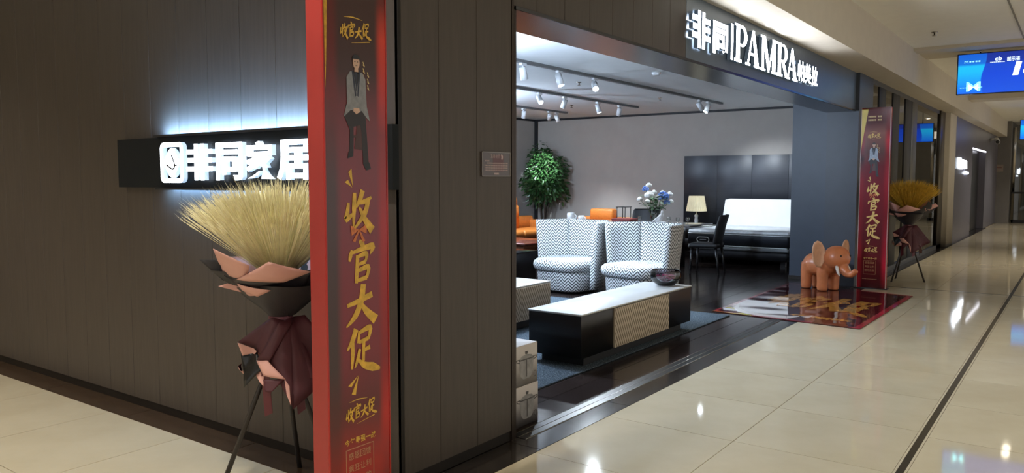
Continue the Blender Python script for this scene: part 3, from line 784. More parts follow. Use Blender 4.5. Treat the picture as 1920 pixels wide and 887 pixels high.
# ------------------------------------------------------------------ flower stands
M_POLE = mat('dark_wood_pole', '#2a2420', .45); M_WHEAT = mat('dried_wheat', '#f6eabf', .6, var=.15, vscale=25); M_WHEATF = mat('yellow_dyed_wheat', '#d8ae3c', .7, var=.25, vscale=25)
M_MAROON = mat('maroon_paper', '#4d2128', .6, var=.15); M_PINK = mat('pink_paper', '#d9a497', .65, var=.05); M_CHAR = mat('charcoal_paper', '#2f2b2e', .5, var=.1)
def flower_stand(c, feet, label, wheat_m, seed, front, wall=False, apex=.76):
    rnd = random.Random(seed)
    c = Vector(c); r = thing('flower_stand', (c.x, c.y, 0), label, 'flower stand', 'opening flower stands')
    fz = Vector((c.x, c.y, apex))
    for f in feet:
        f = Vector((f[0], f[1], 0)); d = (fz - f)
        m = MB(); m.tube([f, f + d * 1.22], [.0125, .0115], 10); m.build('pole', M_POLE, r)
    # wheat fan
    m = MB(); base = Vector((c.x, c.y, 1.05))
    for i in range(1500):
        a = rnd.uniform(0, 2 * math.pi); q = math.sqrt(rnd.random())
        el = q * R(52) * rnd.uniform(.85, 1.05)
        L = (.43 + .03 * (q ** 2)) * rnd.uniform(.84, 1.04)
        d = Vector((math.sin(el) * math.cos(a), math.sin(el) * math.sin(a), math.cos(el)))
        b0 = base + Vector((d.x, d.y, 0)) * .09
        e = b0 + d * L; s_ = d.cross(Vector((rnd.uniform(-1, 1), rnd.uniform(-1, 1), rnd.uniform(-1, 1)))).normalized()
        s2 = d.cross(s_)
        if wall and e.x > (2.55 if e.z > 1.4 else 2.62): continue
        # stem
        m.add([b0 + s_ * .0016, b0 - s_ * .0016, e - s_ * .0012, e + s_ * .0012], [(0, 1, 2, 3)])
        # ear: slim spindle with awns
        p0 = e - d * .11; wd = rnd.uniform(.0035, .0055)
        vs = [p0, p0 + d * .05 + s_ * wd, p0 + d * .05 + s2 * wd, p0 + d * .05 - s_ * wd, p0 + d * .05 - s2 * wd, e]
        m.add(vs, [(0, 2, 1), (0, 3, 2), (0, 4, 3), (0, 1, 4), (5, 1, 2), (5, 2, 3), (5, 3, 4), (5, 4, 1)])
        for q2 in range(3):
            t = (d + s_ * rnd.uniform(-.25, .25) + s2 * rnd.uniform(-.25, .25)).normalized(); o = e - d * rnd.uniform(0, .06)
            m.add([o + s_ * .0011, o - s_ * .0011, o + t * rnd.uniform(.04, .07)], [(0, 1, 2)])
    o = m.build('wheat_bunch', wheat_m, r); o['kind'] = 'stuff'
    # wrapping papers. a0: bearing, wid: angular width, profile rising then folding over
    fa0 = math.atan2(front[1], front[0])
    def sheet(a0, wid, prof, mo, mi_, jag, ph, nu=16, name='wrapping_sheet'):
        """prof: list of (radius, z); outer colour mo, inner mi_"""
        k = MB(); rows = []
        for j, (rad, z) in enumerate(prof):
            row = []
            for i in range(nu + 1):
                t = i / nu; a = a0 + R(wid) * (t - .5)
                e = (j / (len(prof) - 1)) ** 1.5
                rr_ = rad * (1 + .10 * e * math.sin(ph + 9 * t)) + e * jag * .5 * (.5 - abs(t - .5))
                zz = z + e * jag * math.sin(ph * 1.7 + 5.5 * t) + e * jag * .4 * math.sin(13 * t + ph)
                row.append(Vector((min(c.x + rr_ * math.cos(a), 2.655) if wall else c.x + rr_ * math.cos(a), c.y + rr_ * math.sin(a), zz)))
            rows.append(row)
        n1 = nu + 1; vs = [p for rw in rows for p in rw]
        fs = [(j * n1 + i, j * n1 + i + 1, (j + 1) * n1 + i + 1, (j + 1) * n1 + i) for j in range(len(rows) - 1) for i in range(nu)]
        k.add(vs, fs, 0, smooth=True)
        # inner skin, a little inside
        vs2 = []
        for j, rw in enumerate(rows):
            for i, p in enumerate(rw):
                q = rows[min(j + 1, len(rows) - 1)][i] - rows[max(j - 1, 0)][i]; tg = rw[min(i + 1, nu)] - rw[max(i - 1, 0)]
                nn = tg.cross(q); nn = nn.normalized() if nn.length > 1e-9 else Z
                vs2.append(p - nn * .0015)
        k.add(vs2, [tuple(reversed(f)) for f in fs], 1, smooth=True)
        return k.build(name, [mo, mi_], r)
    up = lambda R1, z1, fold, z2: [(.05, .83), (.09, .88), (.16, .94), (R1 * .78, z1 - .06), (R1, z1), (R1 + fold * .6, z1 + .004), (R1 + fold, z2)]
    # rear sheets stand up and show their pink inside; front ones fold over
    sheet(fa0 + R(180), 150, up(.27, 1.12, .02, 1.15), M_CHAR, M_PINK, .03, .4)
    sheet(fa0 + R(95), 110, up(.27, 1.10, .06, 1.15), M_CHAR, M_CHAR, .04, 1.4)
    sheet(fa0, 200, [(.045, .83), (.08, .87), (.14, .92), (.19, .965), (.225, 1.0)], M_CHAR, M_CHAR, .012, 3.0)
    # ribbon at the waist
    m = MB(); m.lathe([(.052, .795), (.058, .81), (.058, .835), (.05, .85)], (c.x, c.y, 0), 20); m.build('ribbon', mat('plum_ribbon', '#6a3844', .4), r)
    for s_ in (-1, 1):
        a = fa0 + R(28 * s_); px, py = c.x + .16 * math.cos(a), c.y + .16 * math.sin(a); t = Vector((-math.sin(a), math.cos(a), 0))
        m = MB(); q0 = Vector((px, py, .60)); m.add([q0 - t * .02, q0 + t * .02, q0 + t * .026 + Vector((.01, .0, -.2)), q0 - t * .014 + Vector((.01, 0, -.22))], [(0, 1, 2, 3)]); m.add([q0 - t * .02 + Vector((.002, 0, 0)), q0 + t * .02 + Vector((.002, 0, 0)), q0 + t * .026 + Vector((.012, 0, -.2)), q0 - t * .014 + Vector((.012, 0, -.22))], [(3, 2, 1, 0)])
        m.build('ribbon_tail', mat('maroon_ribbon', '#5a1f28', .4), r)
    # skirt
    dn = lambda R1, z1, curl: [(.05, .82), (.085, .76), (.125, .69), (R1 * .85, z1 + .08), (R1, z1), (R1 + .03, z1 - .015), (R1 + .045, z1 + curl * .6), (R1 + .03, z1 + curl)]
    sheet(fa0 + R(180), 170, dn(.17, .55, .0), M_PINK, M_MAROON, .05, 1.0, name='skirt_sheet')
    sheet(fa0 + R(62), 100, [(.05, .82), (.09, .75), (.13, .66), (.165, .55), (.18, .46)], M_PINK, M_MAROON, .07, 3.6, name='skirt_sheet')
    # creased paper facets towards the corridor, given as (sideways, height) corners on the bundle's cone
    rv = Vector((-math.sin(fa0), math.cos(fa0), 0)); fv = Vector((math.cos(fa0), math.sin(fa0), 0))
    def facet(name, quad, mm, off, bulge=.0):
        k = MB(); n = 6; q = [((x - 522) / 388, 1.5 - (y - 338) / 388) for x, y in quad]; vs = []
        for j in range(n + 1):
            for i in range(n + 1):
                u, v = i / n, j / n
                sx = (q[0][0] * (1 - u) + q[1][0] * u) * (1 - v) + (q[3][0] * (1 - u) + q[2][0] * u) * v
                zz = (q[0][1] * (1 - u) + q[1][1] * u) * (1 - v) + (q[3][1] * (1 - u) + q[2][1] * u) * v
                rad = .05 + max(0, zz - .83) * .80 if zz > .83 else .05 + (.83 - zz) * .48
                dp = math.sqrt(max(0, rad * rad - sx * sx)) * .9 + off + bulge * math.sin(math.pi * u) * math.sin(math.pi * v)
                p = c + rv * sx + fv * dp + Z * zz
                if wall: p.x = min(p.x, 2.655)
                vs.append(p)
        k.add(vs, [(j * (n + 1) + i, (j + 1) * (n + 1) + i, (j + 1) * (n + 1) + i + 1, j * (n + 1) + i + 1) for j in range(n) for i in range(n)], 0, smooth=True)
        o = k.build(name, mm, r); so = o.modifiers.new('thickness', 'SOLIDIFY'); so.thickness = .0015
    W_ = 'wrapping_sheet'
    facet(W_, [(398, 505), (660, 500), (548, 594), (510, 592)], M_CHAR, .0, .02)
    facet(W_, [(380, 484), (420, 486), (430, 522), (421, 525)], M_CHAR, .0)
    facet(W_, [(413, 458), (474, 487), (466, 518), (423, 512)], M_PINK, .05, .012)
    facet(W_, [(448, 516), (506, 479), (578, 502), (530, 519)], M_PINK, .07, .02)
    facet(W_, [(600, 500), (655, 470), (672, 486), (610, 520)], M_PINK, .03, .015)
    facet(W_, [(424, 512), (470, 516), (560, 512), (452, 538)], M_CHAR, .055, .01)
    facet(W_, [(414, 532), (430, 527), (486, 545), (468, 549)], M_PINK, .06)
    facet(W_, [(449, 525), (508, 534), (484, 547), (452, 537)], M_PINK, .075, .008)
    W_ = 'skirt_sheet'
    facet(W_, [(508, 594), (528, 600), (500, 668), (444, 640)], M_MAROON, .012, .02)
    facet(W_, [(444, 640), (478, 655), (474, 661), (452, 665)], M_PINK, .03)
    facet(W_, [(449, 664), (479, 656), (488, 682), (455, 718)], M_BLACK, .015, .012)
    facet(W_, [(520, 600), (546, 600), (500, 670), (479, 667)], M_MAROON, .04, .015)
    facet(W_, [(534, 598), (566, 594), (640, 690), (541, 752)], M_MAROON, .02, .03)
    facet(W_, [(518, 604), (548, 600), (542, 750), (498, 667)], M_MAROON, .02, .02)
    facet(W_, [(478, 668), (498, 666), (530, 699), (491, 692)], M_PINK, .045, .01)
    facet(W_, [(490, 699), (529, 698), (504, 720), (494, 719)], M_MAROON, .035)
    facet(W_, [(474, 692), (493, 684), (490, 713), (484, 707)], M_PINK, .0)
    facet(W_, [(527, 698), (536, 712), (538, 744), (531, 726)], M_PINK, .03)
    return r
flower_stand((2.395, 3.14, 0), [(2.17, 3.33), (2.578, 3.251), (2.54, 2.93)], 'dried wheat flower stand in dark and pink paper beside the plank wall', M_WHEAT, 3, (-.62, -.78), True)
flower_stand((12.72, 2.06, 0), [(12.50, 2.22), (12.76, 1.82), (13.0, 2.25)], 'yellow wheat flower stand partly hidden behind the far red banner', M_WHEATF, 5, (-.95, -.2))

# ------------------------------------------------------------------ cookware boxes
M_CARD = mat('white_carton', '#c9c0ba', .6, var=.04); M_POT = mat('grey_pot_print', '#8b8785', .5, var=.25, vscale=20); M_POTD = mat('dark_pot_print', '#4a4644', .5)
for k, (z0, dx, lab) in enumerate(((0., 0, 'white cookware carton standing on the floor beside the pier'), (.2505, -.008, 'white cookware carton on top of the lower carton'))):
    r = thing('cookware_box', (3.88, 2.80, z0), lab, 'box', 'cookware cartons by the pier')
    X0, X1 = 3.64 + dx, 3.985 + dx
    m = MB(); m.rbox((X0, 2.70, z0), (X1, 3.0, z0 + .249), .004, n=2); m.build('carton', M_CARD, r)
    fr = Frame((X0, 2.6995, z0), (1, 0, 0), (0, -1, 0)); d = .0006
    m = MB(); cx = .225
    m.poly(fr, [(cx - .075, .155), (cx - .072, .10), (cx - .06, .06), (cx - .035, .04), (cx + .035, .04), (cx + .06, .06), (cx + .072, .10), (cx + .075, .155)], d, None, 0)
    m.poly(fr, [(cx - .08, .155), (cx + .08, .155), (cx + .08, .163), (cx - .08, .163)], d + .0002, None, 1)
    m.poly(fr, [(cx - .075, .163), (cx + .075, .163), (cx + .05, .182), (cx, .19), (cx - .05, .182)], d, None, 0)
    m.poly(fr, [(cx - .012, .19), (cx + .012, .19), (cx + .016, .208), (cx - .016, .208)], d + .0002, None, 1)
    m.poly(fr, [(cx - .006, .05), (cx + .006, .05), (cx + .006, .155), (cx - .006, .155)], d + .0003, None, 1)
    for s_ in (-1, 1): m.stroke(fr, [(cx + s_ * .07, .145), (cx + s_ * .105, .155), (cx + s_ * .105, .165), (cx + s_ * .07, .165)], .006, d + .0002, None, 1)
    m.build('pot_print', [M_POT, M_POTD], r); m = MB(); m.poly(fr, [(.03, .205), (.06, .205), (.06, .214), (.03, .214)], d, None, 1); m.build('small_print', [M_POT, M_POTD], r); m = MB()
    for i in range(14):
        t0, t1 = 2 * math.pi * i / 14, 2 * math.pi * (i + 1) / 14; qx, qy = .315, .055
        m.poly(fr, [(qx + .016 * math.cos(t0), qy + .02 * math.sin(t0)), (qx + .016 * math.cos(t1), qy + .02 * math.sin(t1)), (qx + .012 * math.cos(t1), qy + .015 * math.sin(t1)), (qx + .012 * math.cos(t0), qy + .015 * math.sin(t0))], d, None, 1)
    m.build('round_mark', [M_POT, M_POTD], r)

# ------------------------------------------------------------------ rug and printed mat
m = MB(); nx = 12
m.rbox((4.32, 3.09, 0), (8.33, 7.0, .012), .005, n=2); tag(m.build('rug', M_RUG), 'blue grey speckled rug under the low sideboards', 'rug')

mat_root = thing('floor_mat', (9.8, 2.5, 0), 'glossy red printed vinyl mat with gold brush characters under the elephant', 'mat')
cs = [Vector((8.50, 3.36, 0)), Vector((8.33, 1.75, 0)), Vector((11.10, 1.71, 0)), Vector((11.47, 3.38, 0))]   # left-back, left-front, right-front, right-back
def mp(u, v): # u along the length 0..1 (left to right), v from back 0 to front 1
    a = cs[0].lerp(cs[3], u); b = cs[1].lerp(cs[2], u); return a.lerp(b, v)
def ripple(u, v):
    return .0060 + .0013 * (math.sin(u * 22 + v * 5) * math.sin(v * 6 + 2 * u)) + .0005 * math.sin(u * 41 - v * 7) + .0004 * math.sin(v * 17 + u * 12)
NU, NV = 90, 40
def matgrid(u0, u1, v0, v1, nu, nv, lift, name, material):
    k = MB(); vs = []
    for j in range(nv + 1):
        for i in range(nu + 1):
            u = u0 + (u1 - u0) * i / nu; v = v0 + (v1 - v0) * j / nv
            p = mp(u, v); vs.append((p.x, p.y, max(.0015, ripple(u, v) + .001) + lift))
    fs = [(j * (nu + 1) + i, (j + 1) * (nu + 1) + i, (j + 1) * (nu + 1) + i + 1, j * (nu + 1) + i + 1) for j in range(nv) for i in range(nu)]
    k.add(vs, fs, 0, smooth=True)
    return k
M_MAT = mat('maroon_vinyl', '#3d1216', .06, var=.2, vscale=3, spec=.6); M_MATR = mat('red_vinyl', '#a32834', .1, spec=.6); M_MATG = mat('gold_vinyl', '#b57f38', .08, var=.3, vscale=20, spec=.6); M_MATY = mat('yellow_vinyl', '#a8983f', .1, spec=.6); M_MATW = mat('white_vinyl', '#c9c2bd', .1, spec=.6)
k = matgrid(0, 1, 0, 1, NU, NV, 0, 'sheet', M_MAT)
# downturned rim gives the sheet its thickness
rim = [mp(u / 30, 0) for u in range(31)] + [mp(1, v / 20) for v in range(1, 21)] + [mp(1 - u / 30, 1) for u in range(1, 31)] + [mp(0, 1 - v / 20) for v in range(1, 20)]
n_ = len(rim); k.add([(p.x, p.y, .0005) for p in rim] + [(p.x, p.y, .005) for p in rim], [(i, (i + 1) % n_, n_ + (i + 1) % n_, n_ + i) for i in range(n_)])
k.build('vinyl_sheet', M_MAT, mat_root)
for nm, a in (('border', (0, 1, .962, 1)), ('border', (.975, 1, 0, .962)), ('border', (0, .975, 0, .022)), ('border', (0, .018, .022, .962))):
    matgrid(*a, 60, 3, .0006, nm, M_MATR).build('printed_border', M_MATR, mat_root)
def matstroke(kk, pts, ws, lift, sub=8):
    P = [Vector(p) for p in pts]; L_, R_ = [], []
    out = []
    for i in range(len(P) - 1):
        for q in range(sub): out.append((P[i].lerp(P[i + 1], q / sub), ws[i] + (ws[i + 1] - ws[i]) * q / sub))
    out.append((P[-1], ws[-1]))
    for i, (q, w_) in enumerate(out):
        d = out[min(i + 1, len(out) - 1)][0] - out[max(i - 1, 0)][0]; d.normalize(); nn = Vector((-d.y, d.x))
        # keep the width even on the floor: u spans 2.8 m, v 1.6 m
        for sgn, S in ((1, L_), (-1, R_)):
            u = q.x + sgn * nn.x * w_ * .57; v = q.y + sgn * nn.y * w_
            p = mp(u, v); S.append((p.x, p.y, max(.0015, ripple(u, v) + .001) + lift))
    n = len(L_); kk.add(L_ + R_, [(n + i, n + i + 1, i + 1, i) for i in range(n - 1)], smooth=True)
k = MB(); k.add([(*mp(u, v).xy, ripple(u, v) + .0018) for u, v in ((.0, .0), (.0, .30), (.14, .06), (.16, .03))], [(0, 1, 2, 3)]); k.build('yellow_field', M_MATY, mat_root)
# four brush characters, upright for someone walking up the corridor
for ci, ch in enumerate('收官大促'):
    k = MB()
    for q, (pts, ws) in enumerate(STROKES[ch]):
        v0 = .16 + ci * .185
        matstroke(k, [(.30 + b * .36, v0 + a * .175) for a, b in pts], [x * .26 for x in ws], .0009 + q * .0001)
    k.build('printed_character', M_MATG, mat_root)
k = MB(); matstroke(k, [(.24, .04), (.14, .08), (.06, .18), (.035, .34), (.06, .50), (.11, .56)], [.004, .02, .035, .04, .05, .01], .0008); matstroke(k, [(.10, .60), (.16, .63)], [.03, .01], .0008); k.build('white_swash', M_MATW, mat_root)
k = MB()
for a in range(9): matstroke(k, [(.12 + .01 * math.sin(a), .50 + a * .045), (.15, .53 + a * .045)], [.03, .02], .0008, 3)
k.build('printed_caption', M_MATG, mat_root)['kind'] = 'stuff'

# ------------------------------------------------------------------ leather elephant
def elephant(loc, rz):
    r = thing('toy_elephant', loc, 'tan leather elephant stool standing on the red mat', 'elephant')
    M_L = mat('tan_leather', '#c9774a', .34, var=.12, vscale=9, bump=.05); M_E = mat('pale_leather', '#d3a07c', .45, var=.1, vscale=14); M_T = mat('ivory_felt', '#e6ddd2', .5)
    m = MB()
    # faces +x. body: ring loft
    rings = []
    for x, zc, ry, rz_ in ((-.32, .335, .06, .07), (-.30, .335, .11, .115), (-.24, .33, .15, .15), (-.12, .335, .165, .155), (.02, .34, .165, .15), (.12, .35, .15, .14), (.2, .36, .10, .10)):
        rings.append([Vector((x, ry * math.cos(t), zc + rz_ * math.sin(t))) for t in [2 * math.pi * i / 24 for i in range(24)]])
    m.loft(rings)
    for x, y, s_ in ((-.235, .10, 1), (-.235, -.10, 1), (.06, .10, 1), (.06, -.10, 1)):
        m.lathe([(.066, .0), (.070, .02), (.072, .12), (.078, .24), (.07, .36)], (x, y, 0), 20)
    m.ell((.20, 0, .45), (.175, .175, .165), 24, 14)
    # trunk curling forward and up
    tr = [(.27, 0, .38), (.33, 0, .30), (.39, 0, .255), (.455, 0, .255), (.505, 0, .285), (.53, 0, .32)]
    m.tube(tr, [.085, .066, .054, .046, .040, .036], 16)
    b = m.build('body', M_L, r, local=True)
    md = b.modifiers.new('r', 'REMESH'); md.mode = 'VOXEL'; md.voxel_size = .012
    sm = b.modifiers.new('s', 'SMOOTH'); sm.factor = .5; sm.iterations = 8
    dg = bpy.context.evaluated_depsgraph_get(); me = bpy.data.meshes.new_from_object(b.evaluated_get(dg)); b.modifiers.clear()
    b.data = me
    for p in me.polygons: p.use_smooth = True
    if not me.materials: me.materials.append(M_L)
    for s_ in (-1, 1):   # ears: broad cupped flaps standing out from the head
        k = MB(); nu, nv = 18, 6; vs = []
        out = [(.0, .0), (.02, .09), (.06, .155), (.105, .175), (.145, .15), (.165, .09), (.165, .01), (.145, -.07), (.105, -.125), (.06, -.13), (.02, -.07)]
        for j in range(nv + 1):
            q = j / nv
            for (a, b) in out:
                w_ = 1.25 * (.045 + (a - .045) * q); h_ = 1.18 * (.02 + (b - .02) * q)
                cup = .030 * q * q
                vs.append(Vector((.115 - .25 * max(0, w_) + cup, s_ * (.130 + w_ * .93), .475 + h_)))
        n1 = len(out); fs = [(j * n1 + i, j * n1 + (i + 1) % n1, (j + 1) * n1 + (i + 1) % n1, (j + 1) * n1 + i) for j in range(nv) for i in range(n1)]
        k.add(vs, fs, smooth=True)
        e = k.build('ear', M_E, r, local=True, fix=True); so = e.modifiers.new('t', 'SOLIDIFY'); so.thickness = .016; so.offset = 0
        k = MB(); k.tube([(.29, s_ * .09, .35), (.315, s_ * .10, .31), (.335, s_ * .102, .26), (.36, s_ * .10, .225)], [.022, .021, .016, .004], 10); k.build('tusk', M_T, r, local=True)
        k = MB(); k.ell((.352, s_ * .08, .49), (.012, .010, .013), 10, 8); k.build('eye', M_BLACK, r, local=True)
    k = MB(); k.tube([(-.31, 0, .40), (-.345, 0, .36), (-.35, 0, .28)], [.012, .010, .008], 8); k.ell((-.35, 0, .265), (.014, .014, .022), 8, 6); k.build('tail', M_L, r, local=True)
    turn(r, rz)
    return r
elephant((11.06, 2.79, .0095), R(-121))

# ------------------------------------------------------------------ low sideboards
def bench(x0, x1, y0, dep, lab, doors, z0=.09, z1=.43):
    r = thing('low_sideboard', ((x0 + x1) / 2, y0 + dep / 2, .0122), lab, 'sideboard', 'low sideboards with stone tops')
    b = .0122
    m = MB(); m.rbox((x0, y0, z0), (x1, y0 + dep, z1), .004, n=2); m.build('cabinet_body', M_BLKWOOD, r)
    m = MB(); m.box((x0 + .12, y0 + .05, b), (x1 - .12, y0 + dep - .05, z0)); m.build('plinth', M_BLKMATT, r)
    m = MB(); m.rbox((x0 - .006, y0 - .006, z1 + .0005), (x1 + .006, y0 + dep + .006, z1 + .016), .003, n=2); m.build('stone_top', M_STONE, r)
    FD = Frame((0, y0, 0), (1, 0, 0), (0, -1, 0))
    for a, c in doors:
        m = MB(); m.poly(FD, [(a + .002, z0 + .006), (c - .002, z0 + .006), (c - .002, z1 - .004), (a + .002, z1 - .004)], .0005, .016); d_ = m.build('door', M_CREAM, r, fix=True)
        # raised diagonal ribs on the door front
        m = MB(); H_ = z1 - z0 - .012; s_ = .036; n = int((c - a + H_ * .55) / s_) + 1
        for i in range(n):
            ua = a + .004 + i * s_ - H_ * .55; pts = []
            u_lo, v_lo, u_hi, v_hi = ua + H_ * .55, z0 + .008, ua, z1 - .006
            # clip to the door
            def at(t): return (u_lo + (u_hi - u_lo) * t, v_lo + (v_hi - v_lo) * t)
            t0 = 0 if u_lo <= c - .006 else (u_lo - (c - .006)) / (u_lo - u_hi)
            t1 = 1 if u_hi >= a + .006 else (u_lo - (a + .006)) / (u_lo - u_hi)
            if t1 - t0 < .05: continue
            p, q = at(t0), at(t1); m.stroke(FD, [p, q], .007, .016, .0185, sub=1)
        m.build('rib_pattern', M_CREAMD, d_, fix=True)
    return r
bench(5.22, 7.34, 3.13, .50, 'long low sideboard with white stone top and bowl at the front of the rug', [(5.74, 6.29), (6.29, 6.80)])
bench(4.70, 6.82, 4.47, .50, 'rear low sideboard with white stone top cut off by the pier', [(5.22, 5.75), (5.75, 6.28), (6.28, 6.80)])

# bowl with dried petals
r = thing('glass_bowl', (7.20, 3.34, .446), 'smoked glass bowl of dark pink petals on the front sideboard', 'bowl')
m = MB(); m.lathe([(.05, .447), (.09, .452), (.135, .49), (.155, .54), (.15, .585), (.142, .60), (.137, .60), (.145, .582), (.148, .54), (.128, .494), (.086, .458), (.0, .456)], (7.20, 3.34, 0), 32, cap0=True, cap1=False)
m.build('bowl_shell', glassmat('smoked_glass', (.62, .60, .64), .03, .04), r)
m = MB(); rnd = random.Random(2)
for i in range(60):
    a = rnd.uniform(0, 6.28); q = .105 * math.sqrt(rnd.random()); c = Vector((7.20 + q * math.cos(a), 3.34 + q * math.sin(a), .48 + rnd.uniform(0, .07)))
    m.ell(c, (rnd.uniform(.014, .024), rnd.uniform(.014, .024), rnd.uniform(.006, .012)), 6, 4)
m.build('petals', mat('magenta_petals', '#a02a5c', .7, var=.5, vscale=30), r)['kind'] = 'stuff'

# ------------------------------------------------------------------ zigzag armchairs
def armchair(loc, rz, lab):
    r = thing('armchair', loc, lab, 'armchair', 'zigzag armchairs')
    o = Vector(loc)
    def ringout(pts, z, sc=1.0, dy=0.): return [o + Vector((x * sc, y * sc + dy, z)) for x, y in pts]
    # front is -y. seat plan: rounded front
    plan = []
    for i in range(40):
        t = 2 * math.pi * i / 40; cx, sy = math.cos(t), math.sin(t); e = .62
        plan.append((.45 * math.copysign(abs(cx) ** e, cx), -.05 + .43 * math.copysign(abs(sy) ** e, sy)))
    m = MB(); m.loft([ringout(plan, .035, .90), ringout(plan, .05, .93), ringout(plan, .18, .95), ringout(plan, .30, .96)], uv=True); m.build('base_skirt', M_ZIG, r)
    m = MB(); m.loft([ringout(plan, .0, .78), ringout(plan, .035, .78)]); m.build('plinth', M_BLKMATT, r)
    m = MB(); m.loft([ringout(plan, .295, .97, -.02), ringout(plan, .315, 1.015, -.03), ringout(plan, .36, 1.04, -.035), ringout(plan, .405, 1.03, -.03), ringout(plan, .435, .97, -.02), ringout(plan, .448, .80, -.01), ringout(plan, .452, .4)], uv=True); m.build('seat_cushion', M_ZIG, r)
    def panel(p, q, name, bulge, thick=.085, zt=.95, drop=0.):
        p, q = Vector(p), Vector(q); d = (q - p).normalized(); nrm = Vector((d.y, -d.x))   # outward
        L = (q - p).length; rings = []; NS = 8
        for k_, z in enumerate((.06, .20, .34, .48, .62, .76, .86, .915, .94, .95)):
            fl = 1 + .20 * ((z - .06) / .89) ** 1.6; sh = .075 * ((z - .06) / .89) ** 1.5
            th = thick * (1 if z < .9 else (.86 if z < .93 else (.62 if z < .945 else .3)))
            ring = []
            def pt(s_, side):
                c = p.lerp(q, .5) + d * (L * (s_ - .5) * (1 + .10 * ((z - .06) / .89) ** 1.5)) + nrm * (sh + bulge * math.sin(math.pi * s_)) + nrm * side
                return o + Vector((c.x, c.y, z * zt / .95 - drop * s_ * (z / .95) ** 2))
            for s_ in range(NS + 1): ring.append(pt(s_ / NS, th / 2))
            ring.append(pt(1 + .018 / L, th * .3)); ring.append(pt(1 + .018 / L, -th * .3))
            for s_ in range(NS + 1): ring.append(pt(1 - s_ / NS, -th / 2))
            ring.append(pt(-.018 / L, -th * .3)); ring.append(pt(-.018 / L, th * .3))
            rings.append(ring[::-1])
        k = MB(); k.loft(rings, uv=True); k.build(name, M_ZIG, r, fix=True)
    panel((.33, .36), (-.33, .36), 'backrest', .04)
    panel((.515, -.12), (.345, .335), 'wing', .03)
    panel((-.345, .335), (-.515, -.12), 'wing', .03)
    turn(r, rz); r.scale = (.88, .88, 1); return r
armchair((9.02, 5.58, 0), R(262), 'zigzag wing armchair nearer the showroom corner, left of the pair')
armchair((8.92, 4.47, 0), R(255), 'zigzag wing armchair behind the glass bowl, right of the pair')

# ------------------------------------------------------------------ showroom: rear group
# black cabinet beside the pier
r = thing('side_cabinet', (9.05, 6.72, 0), 'small black lacquered side cabinet left of the armchairs', 'cabinet')
m = MB(); m.rbox((8.75, 6.38, .03), (9.35, 7.1, .46), .006); m.build('cabinet_body', M_BLACK, r)
m = MB(); m.box((8.8, 6.43, 0), (9.3, 7.05, .03)); m.build('plinth', M_BLKMATT, r)
m = MB(); m.rbox((8.73, 6.36, .4605), (9.37, 7.12, .48), .004); m.build('top', mat('black_marble', '#1c1c1e', .12, var=.5), r)
# coffee table
r = thing('coffee_table', (11.1, 7.95, 0), 'dark coffee table with an orange reflection coloured into its top in front of the orange sofa', 'table')
m = MB(); m.rbox((10.6, 7.45, .40), (11.7, 8.45, .44), .008); m.build('table_top', mat('orange_reflection_top', '#7a4436', .15), r)  # an orange reflection is put into the colour of the top
m = MB(); m.rbox((10.7, 7.55, .30), (11.6, 8.35, .3995), .006); m.build('drawer_box', mat('rust_drawer', '#8a5530', .4), r)
m = MB(); m.box((10.75, 7.6, 0), (11.55, 8.3, .2995)); m.build('pedestal', M_BLACK, r)
# orange sofas
def sofa(loc, rz, wid, lab, high=False, name='sofa'):
    """front is -y"""
    r = thing(name, loc, lab, 'sofa', 'orange leather sofas'); o = Vector(loc)
    def B(nm, a, b, rad, mm=M_ORANGE):
        m = MB(); m.rbox(tuple(o + Vector(a)), tuple(o + Vector(b)), rad, n=4); return m.build(nm, mm, r)
    h = wid / 2
    B('seat_frame', (-h, -.42, .10), (h, .42, .30), .03)
    n = 3 if high else 2
    for i in range(n):
        a = -h + .16 + (wid - .32) * i / n; b = a + (wid - .32) / n
        B('seat_cushion', (a + .004, -.45, .302), (b - .004, .22, .46), .05)
        if high and i < 2:
            B('back_cushion', (a + .006, .12, .44), (b - .006, .38, .96), .06); B('headrest', (a + .02, .16, .90), (b - .02, .40, 1.14), .06)
    if not high: B('back_cushion', (-.30, .10, .44), (.26, .34, .88), .05)
    B('arm', (-h - .02, -.42, .12), (-h + .155, .42, .62), .05); B('arm', (h - .155, -.42, .12), (h + .02, .42, .62), .05)
    B('back_frame', (-h + .01, .30, .12), (h - .01, .46, .70), .05)
    for sx in (-1, 1):
        for sy in (-1, 1):
            m = MB(); c = o + Vector((sx * (h - .08), sy * .34, 0)); m.tube([c, c + Vector((0, 0, .105))], [.016, .02], 8); m.build('leg', M_BLACK, r)
    turn(r, rz); return r
sofa((13.42, 9.66, 0), 0, 2.2, 'high backed orange leather sofa by the leafy tree', True)
sofa((14.55, 8.30, 0), R(-90), 1.5, 'low orange leather sofa against the taupe end wall')
# indoor tree
r = thing('potted_tree', (14.35, 9.72, 0) if False else (14.95, 9.98, 0), 'leafy green indoor tree in the showroom corner under a spotlight', 'tree')
tx, ty = 14.95, 9.98
m = MB(); m.lathe([(.16, 0), (.20, .05), (.22, .40), (.20, .40), (.19, .36)], (tx, ty, 0), 24); m.build('pot', mat('grey_pot', '#5a5652', .6), r)
m = MB(); rnd = random.Random(11)
tips = []
for i in range(5):
    a = i * 1.3; p0 = Vector((tx + .03 * math.cos(a), ty + .03 * math.sin(a), .36)); p1 = p0 + Vector((.06 * math.cos(a), .06 * math.sin(a), .5)); p2 = p1 + Vector((.16 * math.cos(a), .16 * math.sin(a), .6)); p3 = p2 + Vector((.12 * math.cos(a + .5), .12 * math.sin(a + .5), .55))
    m.tube([p0, p1, p2, p3], [.022, .018, .012, .005], 8)
m.build('trunk', mat('tree_bark', '#3f352c', .8, bump=.3), r)
m = MB()
